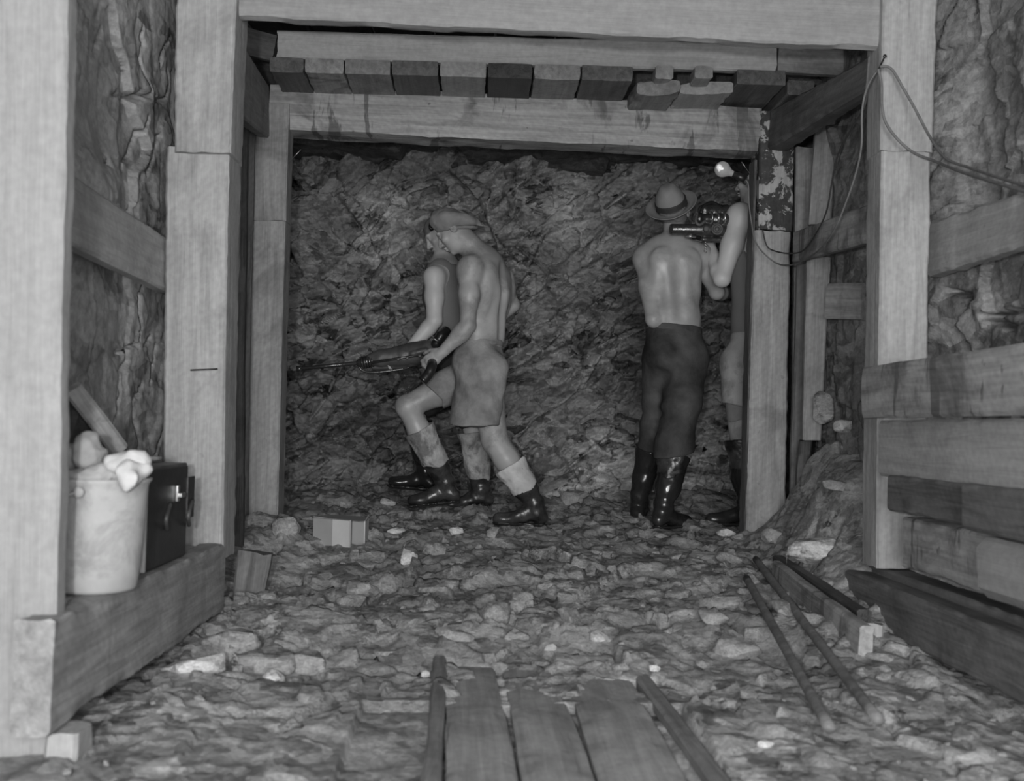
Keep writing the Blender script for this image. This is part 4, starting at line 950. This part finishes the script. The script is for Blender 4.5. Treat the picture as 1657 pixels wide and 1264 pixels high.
def drill_two():
    Y = 5.78
    a = P(1085, 371, Y-.02); b = P(1140, 372, Y); ax = nrm(A3(b)-A3(a))
    S = SDF(*box_of([P(1128, 350, Y), P(1215, 400, Y+.1), P(1140, 390, Y)], .13), .0045)
    S.cap(P(1140, 372, Y), P(1215, 374, Y+.08), .040, .046, .01); S.cap(P(1132, 355, Y+.02), P(1200, 352, Y+.08), .026, .030, .006)
    S.cap(P(1140, 341, Y+.05), P(1195, 342, Y+.08), .036, .030, .008); S.cap(P(1138, 388, Y-.01), P(1205, 390, Y+.05), .014, .020, .004)
    for t in (0, .05, .10): p = A3(P(1144, 355, Y))+ax*t; S.cap(p, p+ax*.012, .034, .034, .003)
    S.noise(.003, 30, 6); body = finish('rock_drill', S, 'steel'); tag(body, 'oily black rock drill carried on the shoulder of the man in the hat', 'drill', kind='thing')
    v, f = lathe([(0, .020), (.0, .027), (.008, .031), (.16, .031), (.168, .034), (.19, .034), (.19, .02)], a, ax, 24); mk('barrel', v, f, M['steel'], body)
    v, f = tube_vf([P(1110, 382, Y-.01), P(1126, 383, Y-.01)], .008, 8); mk('lug', v, f, M['bright'], body)
    v, f = join_vf([lathe([(0, .033), (.012, .033), (.012, .022), (.004, .022), (.004, .012), (.016, .012), (.016, .002)], P(1160, 371, Y-.045), (0, -1, .0), 22), lathe([(0, .016), (.02, .016), (.022, .008)], P(1142, 371, Y-.04), (0, -1, 0), 14)])
    o = mk('valve_cover', v, f, M['steel2'], body)
    v, f = tube_vf(spline([P(1128, 347, Y-.02), P(1126, 358, Y-.04), P(1132, 364, Y-.045), P(1142, 357, Y-.04)], 5), .009, 8); mk('pipe_elbow', v, f, M['steel2'], body)
    rg = [lathe([(-.004, .028), (-.004, .037), (.004, .037), (.004, .028)], A3(P(1150, 353, Y-.01))+ax*t, ax, 16) for t in (0, .035, .07)]
    v, f = join_vf(rg); mk('collar', v, f, M['bright'], body)
    lk = []
    for i in range(4):
        c = P(1141, 393+i*4.5, Y-.045); t = [c+Vector((math.cos(q)*.006*(1 if i % 2 else .4), math.sin(q)*.004, math.sin(q)*.010)) for q in np.linspace(0, 2*math.pi, 11)]
        lk.append(tube_vf(t, .002, 5))
    v, f = join_vf(lk); mk('chain', v, f, M['bright'], body)
    v, f = tube_vf(spline([P(1134, 345, Y+.02), P(1140, 333, Y+.03), P(1152, 328, Y+.05), P(1165, 334, Y+.06)], 5), .010, 8); mk('handle', v, f, M['black'], body)
drill_two()
# ---------------------------------------------------------------- lamp, nail and cables
def lamp():
    Y = 5.30; c = A3(P(1169, 274, Y)); s = A3(P(1196, 286, Y)); ax = nrm(s-c); r = .039
    prof = [(-r*math.cos(t), r*math.sin(t)) for t in np.linspace(.02, 2.35, 14)]+[(.042, .018), (.055, .0145), (.062, .0145)]
    v, f = lathe(prof, c, ax, 28); o = mk('light_bulb', v, f, M['glass']); tag(o, 'clear light bulb hanging from its cable under the far crossbeam', 'bulb', kind='thing')
    v, f = lathe([(.055, .012), (.058, .016), (.078, .016), (.080, .019), (.112, .020), (.125, .012)], c, ax, 18); mk('socket', v, f, M['black'], o)
    e = c+ax*.124; v, f = tube_vf(spline([e, e+np.array([.008, 0, .012]), e+np.array([-.01, .01, -.01]), e+np.array([.005, .0, -.025])], 6), .005, 6); mk('tape', v, f, M['black'], o)
    v, f = tube_vf(spline([c-ax*.0, c-ax*.012+np.array([0, 0, .008]), c-ax*.018, c-ax*.010-np.array([0, 0, .01])], 4), .005, 6); mk('filament', v, f, M['fil'], o)
    return e
le = lamp()
def cable(pts, r, mat, label, cat='cable'):
    v, f = tube_vf(spline(pts, 10), r, 8); o = mk('cable', v, f, M[mat]); tag(o, label, cat, kind='thing'); return o
yb, yc = 3.86, 5.31
cable([Vector(le), P(1211, 300, yc), P(1212, 330, yc), P(1216, 360, yc), P(1222, 390, 5.28), P(1238, 412, 5.26), P(1262, 428, 5.2), P(1290, 426, 4.9), P(1325, 405, 4.45), P(1350, 372, 4.2), P(1368, 330, 4.08), P(1385, 280, 3.98), P(1394, 235, 3.9), P(1395, 180, yb), P(1402, 145, yb), P(1414, 122, yb), P(1424, 112, yb)], .0038, 'cable', 'pale lamp cable looping from the bulb past both right posts')
cable([P(1424, 108, yb-.01), P(1436, 108, yb-.01), P(1446, 116, yb-.01), P(1460, 140, yb-.02), P(1480, 175, yb-.05), P(1505, 222, yb-.12), P(1530, 256, yb-.3), P(1570, 272, 3.35), P(1630, 292, 3.0), P(1690, 310, 2.7)], .0050, 'cable', 'grey cable arching over the nail and running down to the right')
cable([P(1421, 112, yb-.01), P(1426, 135, yb-.015), P(1427, 170, yb-.015), P(1434, 200, yb-.02), P(1455, 228, yb-.03), P(1480, 248, yb-.06), P(1515, 262, yb-.18), P(1555, 278, 3.4), P(1625, 300, 2.98), P(1690, 318, 2.7)], .0052, 'cable', 'lower grey cable hanging from the nail and running down to the right')
cable([P(1418, 118, yb), P(1404, 145, yb), P(1398, 175, 3.87), P(1380, 205, 3.98), P(1357, 248, 4.15), P(1347, 290, 4.25), P(1338, 340, 4.35), P(1322, 375, 4.55), P(1300, 405, 4.85), P(1275, 410, 5.15), P(1250, 405, 5.29), P(1240, 396, 5.30), P(1234, 372, 5.31)], .0034, 'cabled', 'thin dark cable slung from the nail to the blotched block')
v, f = join_vf([lathe([(0, .003), (.09, .003), (.09, .007), (.094, .007)], P(1421, 114, 3.90), (-.10, -1, .25), 8)]); tag(mk('nail', v, f, M['black']), 'bent nail in the right post holding up the cables', 'nail', kind='thing')
v, f = tube_vf([P(1214, 282, 5.33), P(1200, 262, 5.3)], .0018, 6); tag(mk('wire', v, f, M['bright']), 'short bright wire end sticking up beside the lamp holder', 'wire', kind='thing')
v, f = tube_vf([P(468, 262, 5.33), P(487, 242, 5.3)], .002, 6); tag(mk('wire', v, f, M['bright']), 'thin bright wire poking from the far left post near its top', 'wire', kind='thing')
v, f = tube_vf([P(308, 599, 3.885), P(352, 597, 3.885)], .0028, 6); tag(mk('nail', v, f, M['black']), 'long nail bent flat across the pale left post', 'nail', kind='thing')
# ---------------------------------------------------------------- bucket, rags, case
ZS = .078
def bucket():
    c = PX(158, 965, PX(158, 965, -1.0).x); y = 2.80; x = P(156, 900, y).x; base = Vector((x, y, ZS+.004)); H = .285
    prof = [(0, .005), (0, .098), (.008, .103), (.06, .109), (H-.02, .124), (H-.012, .126), (H-.006, .130), (H, .129), (H, .124), (H-.02, .121), (.02, .100), (.02, .004)]
    v, f = lathe(prof, base, (0, 0, 1), 48); v = [Vector(q)+Vector((.0025*math.sin(7*q[2]/.1+q[0]*30), .002*math.cos(q[2]*50), 0)) for q in v]
    o = mk('bucket', v, f, M['galv']); tag(o, 'pale galvanised bucket heaped with rags on the sill beam', 'bucket', kind='thing')
    for sg in (-1, 1):
        v, f = lathe([(0, .014), (.006, .014), (.008, .006)], base+Vector((0, sg*.137, H-.03)), (0, sg, 0), 10); mk('ear', v, f, M['galv'], o)
    pts = [base+Vector((-.005-.13*math.sin(t), .142*math.cos(t), H-.03-.045*math.sin(t))) for t in np.linspace(0, math.pi, 15)]; v, f = tube_vf(pts, .003, 8); mk('bail', v, f, M['galv'], o)
    def rag(px, py, yy, r, sq, mat, label, s):
        c = A3(P(px, py, yy)); S = SDF(c-max(r)*1.5-.03, c+max(r)*1.5+.03, .006); S.ell(c, (nrm((1, 0, sq)), (0, 1, 0), nrm((-sq, 0, 1))), r, .01); S.noise(.024, 12, s, oct=3); S.noise(.008, 30, s+1)
        tag(finish('rag', S, mat), label, 'rag', kind='thing')
    rag(196, 752, 2.75, (.052, .05, .028), .0, 'rag', 'crumpled white rag at the right of the bucket top', 31)
    rag(215, 770, 2.72, (.032, .04, .026), -.3, 'rag', 'small white wad hanging at the bucket rim', 32)
    rag(142, 738, 2.80, (.028, .03, .052), .2, 'rag2', 'grey cloth bundle standing up out of the bucket', 33)
    rag(120, 748, 2.86, (.035, .05, .060), -.1, 'rag2', 'dull grey cloth at the back of the bucket beside the post', 34)
    rag(150, 776, 2.76, (.085, .05, .022), .0, 'rag2', 'flat grey rag filling the bucket mouth', 35)
bucket()
def boxv(lo, hi, bev=.006):
    lo = np.array(lo, float); hi = np.array(hi, float); c = (lo+hi)/2; h = (hi-lo)/2
    import bmesh
    bm = bmesh.new(); bmesh.ops.create_cube(bm, size=2)
    for q in bm.verts: q.co = Vector([c[i]+q.co[i]*h[i] for i in range(3)])
    bmesh.ops.bevel(bm, geom=list(bm.edges), offset=bev, segments=3, profile=.6, affect='EDGES'); bm.verts.index_update()
    v = [tuple(q.co) for q in bm.verts]; f = [tuple(w.index for w in q.verts) for q in bm.faces]; bm.free(); return v, f
def case():
    X1, X0 = -.94, -1.085; y0, y1 = 3.10, 3.53; z0, z1 = ZS+.003, .375
    v, f = boxv((X0+.03, y0, z0), (X1, y1, z1), .010); o = mk('carrying_case', v, f, M['case'], smooth=False); tag(o, 'black carrying case with metal catches standing behind the bucket', 'case', kind='thing')
    v, f = boxv((X0, y0+.004, z1-.006), (X1-.004, y1-.004, z1+.006), .004); q = mk('lid', v, f, M['casetop'], o, smooth=False)
    v, f = boxv((X1-.055, y0-.008, z0), (X1-.002, y0+.004, z1), .003); mk('end_panel', v, f, M['casetop'], o, smooth=False)
    v, f = boxv((X1-.010, y0-.012, z0+.002), (X1+.003, y0+.0, z1-.002), .003); q = mk('edge_strip', v, f, M['edge'], o, smooth=False); q['label'] = 'worn pale edge strip'
    g = PX(288, 797, X1+.006)
    v, f = join_vf([boxv((X1, g.y-.012, g.z-.028), (X1+.010, g.y+.012, g.z+.022), .003), boxv((X1+.006, g.y-.006, g.z-.016), (X1+.020, g.y+.040, g.z-.002), .003)]); q = mk('catch', v, f, M['bright'], o, smooth=False); q['label'] = 'bright metal catch'
    for px, py in ((270, 838), (306, 832)):
        a = PX(px+6, py-22, X1+.012); b = PX(px-1, py+2, X1+.022); c = PX(px, py+18, X1+.006); v, f = tube_vf(spline([a, b, c], 6), .0065, 8); mk('handle_mount', v, f, M['steel2'], o)
    v, f = boxv((X1-.001, y1-.02, z0+.12), (X1+.006, y1+.06, z1-.04), .002); mk('strap', v, f, M['case'], o, smooth=False)
case()
# slanting board and tin behind the bucket
A = P(128, 628, 3.12); B = P(204, 728, 3.28)
timber('leaning_board', A+Vector((-.02, .0, 0)), B+Vector((-.02, .0, 0)), .055, .03, 'w_mid', 'pale-edged board leaning against the left wall behind the bucket', 'board', up=(.3, -1, 0), rough=.002)
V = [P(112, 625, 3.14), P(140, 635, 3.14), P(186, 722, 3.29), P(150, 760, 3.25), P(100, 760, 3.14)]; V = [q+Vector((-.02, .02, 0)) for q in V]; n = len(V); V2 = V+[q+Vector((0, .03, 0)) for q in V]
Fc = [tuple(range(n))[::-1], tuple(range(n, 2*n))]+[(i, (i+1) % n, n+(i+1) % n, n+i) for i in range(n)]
tag(mk('dark_panel', V2, Fc, M['w_vdark'], smooth=False), 'dark wooden panel behind the slanting board beside the bucket', 'panel', kind='thing')  # one very dark timber colour all over
c = A3(P(233, 752, 3.5)); v, f = lathe([(0, .05), (.004, .055), (.012, .055), (.014, .04)], (c[0], c[1], .386), (0, 0, 1), 20); tag(mk('tin_lid', v, f, M['galv']), 'small pale tin lid lying on top of the black case', 'lid', kind='thing')
# ---------------------------------------------------------------- carton
def carton():
    y = 5.02; L0 = P(506, 884, y); c = P(553, 891, y-.06); r = P(592, 888, y-.02); z0 = min(L0.z, c.z, r.z)
    zb = zp(c.x, y)-.01; H = .125
    def slab(pts, th, mat, parent=None, name='carton', label=None):
        """vertical panel from p to q"""
        p, q, zt0, zt1 = pts; d = (q-p); d.z = 0; nn = Vector((-d.y, d.x, 0)).normalized()*th
        V = [(p.x, p.y, zb), (q.x, q.y, zb), (q.x, q.y, zt1), (p.x, p.y, zt0)]; V2 = [(a+nn.x, b+nn.y, z) for a, b, z in V]
        F_ = [(0, 1, 2, 3), (7, 6, 5, 4), (0, 4, 5, 1), (1, 5, 6, 2), (2, 6, 7, 3), (3, 7, 4, 0)]
        o = mk(name, V+V2, F_, M[mat], parent, smooth=False)
        if label: o['label'] = label
        return o
    a = P(506, 880, y+.02); b = P(537, 886, y-.03); m = P(566, 890, y-.09); e = P(569, 889, y-.02); g = P(590, 886, y-.04); bk = P(596, 880, y+.10)
    o = slab((b, m, zb+H, zb+H), .004, 'card'); tag(o, 'small torn cardboard carton lying on the rubble left of the men', 'carton', kind='thing')
    slab((a, b, zb+H+.005, zb+H), .004, 'card2', o, 'side_flap', 'torn side flap, shade put into its colour')
    slab((m, e, zb+H, zb+H-.01), .004, 'card2', o, 'edge_fold'); slab((e, g, zb+H-.012, zb+H-.008), .004, 'card2', o, 'end_panel', 'recessed end panel, shade put into its grey colour'); slab((g, bk, zb+H-.008, zb+H+.01), .004, 'card', o, 'end_flap')
    V = [(e.x, e.y-.03, zb+.004), (g.x, g.y-.03, zb+.004), (g.x, g.y+.02, zb+.012), (e.x, e.y+.02, zb+.012)]; V2 = [(x_, y_, z_-.004) for x_, y_, z_ in V]
    mk('bottom_flap', V+V2, [(0, 1, 2, 3), (7, 6, 5, 4), (0, 4, 5, 1), (1, 5, 6, 2), (2, 6, 7, 3), (3, 7, 4, 0)], M['card'], o, smooth=False)
    V = [(a.x, a.y, zb+H), (b.x, b.y, zb+H), (m.x, m.y, zb+H), (e.x, e.y, zb+H-.01), (g.x, g.y, zb+H-.01), (bk.x, bk.y, zb+H), (a.x+.05, a.y+.12, zb+H+.004)]; n = len(V); V2 = [(x_, y_, z_-.004) for x_, y_, z_ in V]
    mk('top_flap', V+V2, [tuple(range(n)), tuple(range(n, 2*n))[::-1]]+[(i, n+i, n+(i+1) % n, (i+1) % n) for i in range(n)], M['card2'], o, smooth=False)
carton()
# ---------------------------------------------------------------- stones
import bmesh
def stone_mesh(r, seed, n=16, flat=1.0):
    rr = random.Random(seed); bm = bmesh.new()
    for i in range(n):
        v = Vector((rr.gauss(0, 1), rr.gauss(0, 1), rr.gauss(0, 1))).normalized(); m = max(abs(v.x), abs(v.y), abs(v.z)); k = .6+.4/m*.6
        bm.verts.new((v.x*r[0]*k, v.y*r[1]*k, v.z*r[2]*k))
    bmesh.ops.convex_hull(bm, input=list(bm.verts)); bmesh.ops.delete(bm, geom=[v for v in bm.verts if not v.link_faces], context='VERTS')
    bmesh.ops.bevel(bm, geom=list(bm.edges), offset=min(r)*.07, segments=1, affect='EDGES')
    me = bpy.data.meshes.new('stone'); bm.to_mesh(me); bm.free(); return me
def put_stone(me, x, y, dz, rot, mat, label, group=None, name='stone'):
    o = bpy.data.objects.new(name, me); COL.objects.link(o); o.location = (x, y, zp(x, y)+dz); o.rotation_euler = rot
    if not me.materials: me.materials.append(M[mat])
    return tag(o, label, 'stone', group, 'thing')
named = [(661, 913, .050, .050, .055, 'r_white', 'pointed pale stone in the middle of the floor, left of the blocky one'), (706, 895, .048, .05, .042, 'r_stone', 'blocky flat-faced stone right of the pointed pale one'),
 (737, 868, .05, .03, .028, 'r_white', 'glinting stone behind the two central stones, nearest the lunging boot'), (627, 821, .062, .04, .025, 'r_white', 'bright speckled stone near the toe of the lunging boot'),
 (640, 862, .06, .04, .022, 'r_white', 'glinting flat stone right of the carton'), (800, 872, .05, .03, .04, 'r_stone', 'stone beside the sole of the rear boot'),
 (1176, 868, .065, .045, .030, 'r_white', 'pale slab of stone at the foot of the far right post'), (1075, 866, .07, .04, .02, 'r_stone', 'flat stone under the boot of the man in the hat'),
 (1165, 985, .12, .10, .065, 'r_stone', 'large angular stone left of the two rods'), (1195, 1062, .10, .06, .060, 'r_stone', 'large square-edged stone left of the lower rod end'),
 (1115, 1000, .11, .08, .04, 'r_stone', 'wide low stone left of the large angular one'), (1155, 1016, .075, .05, .035, 'r_stone', 'long flat stone in front of the large angular one'),
 (978, 1035, .060, .05, .040, 'r_white', 'broken pale stone at the far end of the track boards'), (890, 1052, .028, .025, .022, 'r_white', 'small white stone on the track boards'),
 (835, 1030, .06, .05, .035, 'r_stone', 'pale stone left of the small white one'), (688, 1105, .020, .018, .018, 'r_white', 'tiny white stone on the narrow raised plank'),
 (1060, 1095, .022, .02, .018, 'r_white', 'small pale pebble beside the narrow ridge plank'), (425, 1090, .13, .10, .065, 'r_stone', 'large broken stone by the low sill beam'),
 (490, 1085, .10, .08, .055, 'r_stone', 'angular stone right of the large broken one'), (440, 1108, .045, .04, .030, 'r_white', 'small bright stone in front of the large broken one'),
 (735, 1035, .09, .05, .028, 'r_stone', 'flat stone at the head of the narrow raised plank'), (370, 1060, .12, .08, .08, 'r_stone', 'rough stone lying under the end of the sill beam'),
 (310, 1090, .12, .10, .06, 'r_white', 'pale rough stone in the shadow of the sill beam'), (462, 868, .085, .07, .075, 'r_stone', 'upright lump of rock at the foot of the far left post'),
 (903, 1198, .045, .04, .012, 'r_white', 'flat pale stone on the boards nearest the camera'), (1240, 1205, .028, .02, .014, 'r_white', 'white chip of stone in the right foreground'),
 (585, 965, .09, .06, .04, 'r_stone', 'rounded stone in the middle left of the rubble'), (690, 985, .05, .04, .02, 'r_stone', 'low stone in the centre of the rubble'),
 (930, 812, .11, .08, .07, 'r_stone', 'slab leaning at the foot of the rock face behind the rear boot'), (860, 800, .13, .07, .06, 'r_stone', 'block at the foot of the rock face between the two pairs of men'),
 (1330, 900, .16, .12, .07, 'r_white', 'pale broken rock heaped behind the low edging plank'), (1440, 880, .07, .07, .06, 'r_white', 'pale stone wedged at the foot of the nearer right post'),
 (1362, 800, .10, .05, .03, 'r_stone', 'splintered stone on the muck slope between the right posts'), (1255, 872, .08, .06, .05, 'r_stone', 'stone heaped against the foot of the far right post'),
 (1330, 660, .07, .07, .10, 'r_stone', 'upright stone wedged between boards on the right side'), (1365, 690, .06, .05, .04, 'r_white', 'pale stone wedged above the right muck slope')]
rng_ = random.Random(5)
for i, (px, py, a, b, c, mt, lb) in enumerate(named):
    q = fl(px, py)
    if py < 700: q = P(px, py, 4.95); o = put_stone(stone_mesh((a, b, c), 100+i), q.x, q.y, 0, (0, 0, 0), mt, lb); o.location.z = q.z; continue
    put_stone(stone_mesh((a, b, c), 100+i, 22 if a > .06 else 14), q.x, q.y+b*.3, c*.35, (rng_.uniform(-.2, .2), rng_.uniform(-.2, .2), rng_.uniform(-.5, .5)), mt, lb)
protos = [stone_mesh((rng_.uniform(.8, 1.3), rng_.uniform(.6, 1), rng_.uniform(.35, .7)), 300+i, rng_.choice((12, 16, 22))) for i in range(14)]
for me in protos: me.materials.append(M['r_stone'])
cnt = 0; spots = []
while cnt < 240:
    y = rng_.uniform(2.2, 6.5); x = rng_.uniform(-1.15, 1.5)
    if not (-1.0-.0*y < x < 1.45) or (y < 3.1 and -.4 < x < .65) or (x > 1.0 and y > 4.9): continue
    r = min(.075, .012+rng_.expovariate(1/.021))*(1 if y > 3.2 else .6)
    if any((x-a)**2+(y-b)**2 < (r+c)**2*.8 for a, b, c in spots): continue
    spots.append((x, y, r)); o = bpy.data.objects.new('stone', protos[cnt % 14]); COL.objects.link(o); o.scale = (r, r, r)
    o.location = (x, y, zp(x, y)+r*.12); o.rotation_euler = (rng_.uniform(-.3, .3), rng_.uniform(-.3, .3), rng_.uniform(0, 6.28))
    tag(o, 'grey angular stone fragment strewn on the tunnel floor', 'stone', 'stone fragments strewn over the floor', 'thing'); cnt += 1
# ---------------------------------------------------------------- light, camera, world
w = bpy.data.worlds.new('World'); bpy.context.scene.world = w; w.use_nodes = True
w.node_tree.nodes['Background'].inputs[0].default_value = (1, 1, 1, 1); w.node_tree.nodes['Background'].inputs[1].default_value = .22
def light(name, ty, loc, energy, size=.1, rot=None):
    l = bpy.data.lights.new(name, ty); l.energy = energy
    if ty == 'POINT': l.shadow_soft_size = size
    if ty == 'AREA': l.size = size
    o = bpy.data.objects.new(name, l); COL.objects.link(o); o.location = loc
    if rot: o.rotation_euler = rot
    return o
light('flash_lamp', 'POINT', (-.20, -.25, .60), 205, .05)
light('added_fill', 'AREA', (.5, -2.2, .9), 225, 2.4, (math.radians(90), 0, 0))  # added fill behind the camera to even the flash falloff, no real lamp
cd = bpy.data.cameras.new('Camera'); cam = bpy.data.objects.new('Camera', cd); COL.objects.link(cam)
cd.sensor_width = 36; cd.lens = 36*F/1657.0; cd.clip_start = .05
cam.matrix_world = Matrix(((CR[0], CU[0], -CF[0], CAM[0]), (CR[1], CU[1], -CF[1], CAM[1]), (CR[2], CU[2], -CF[2], CAM[2]), (0, 0, 0, 1)))
cd.dof.use_dof = True; cd.dof.focus_distance = 5.6; cd.dof.aperture_fstop = 3.2
sc = bpy.context.scene; sc.camera = cam
sc.view_settings.view_transform = 'Standard'; sc.view_settings.look = 'None'; sc.view_settings.exposure = 0; sc.view_settings.gamma = 1
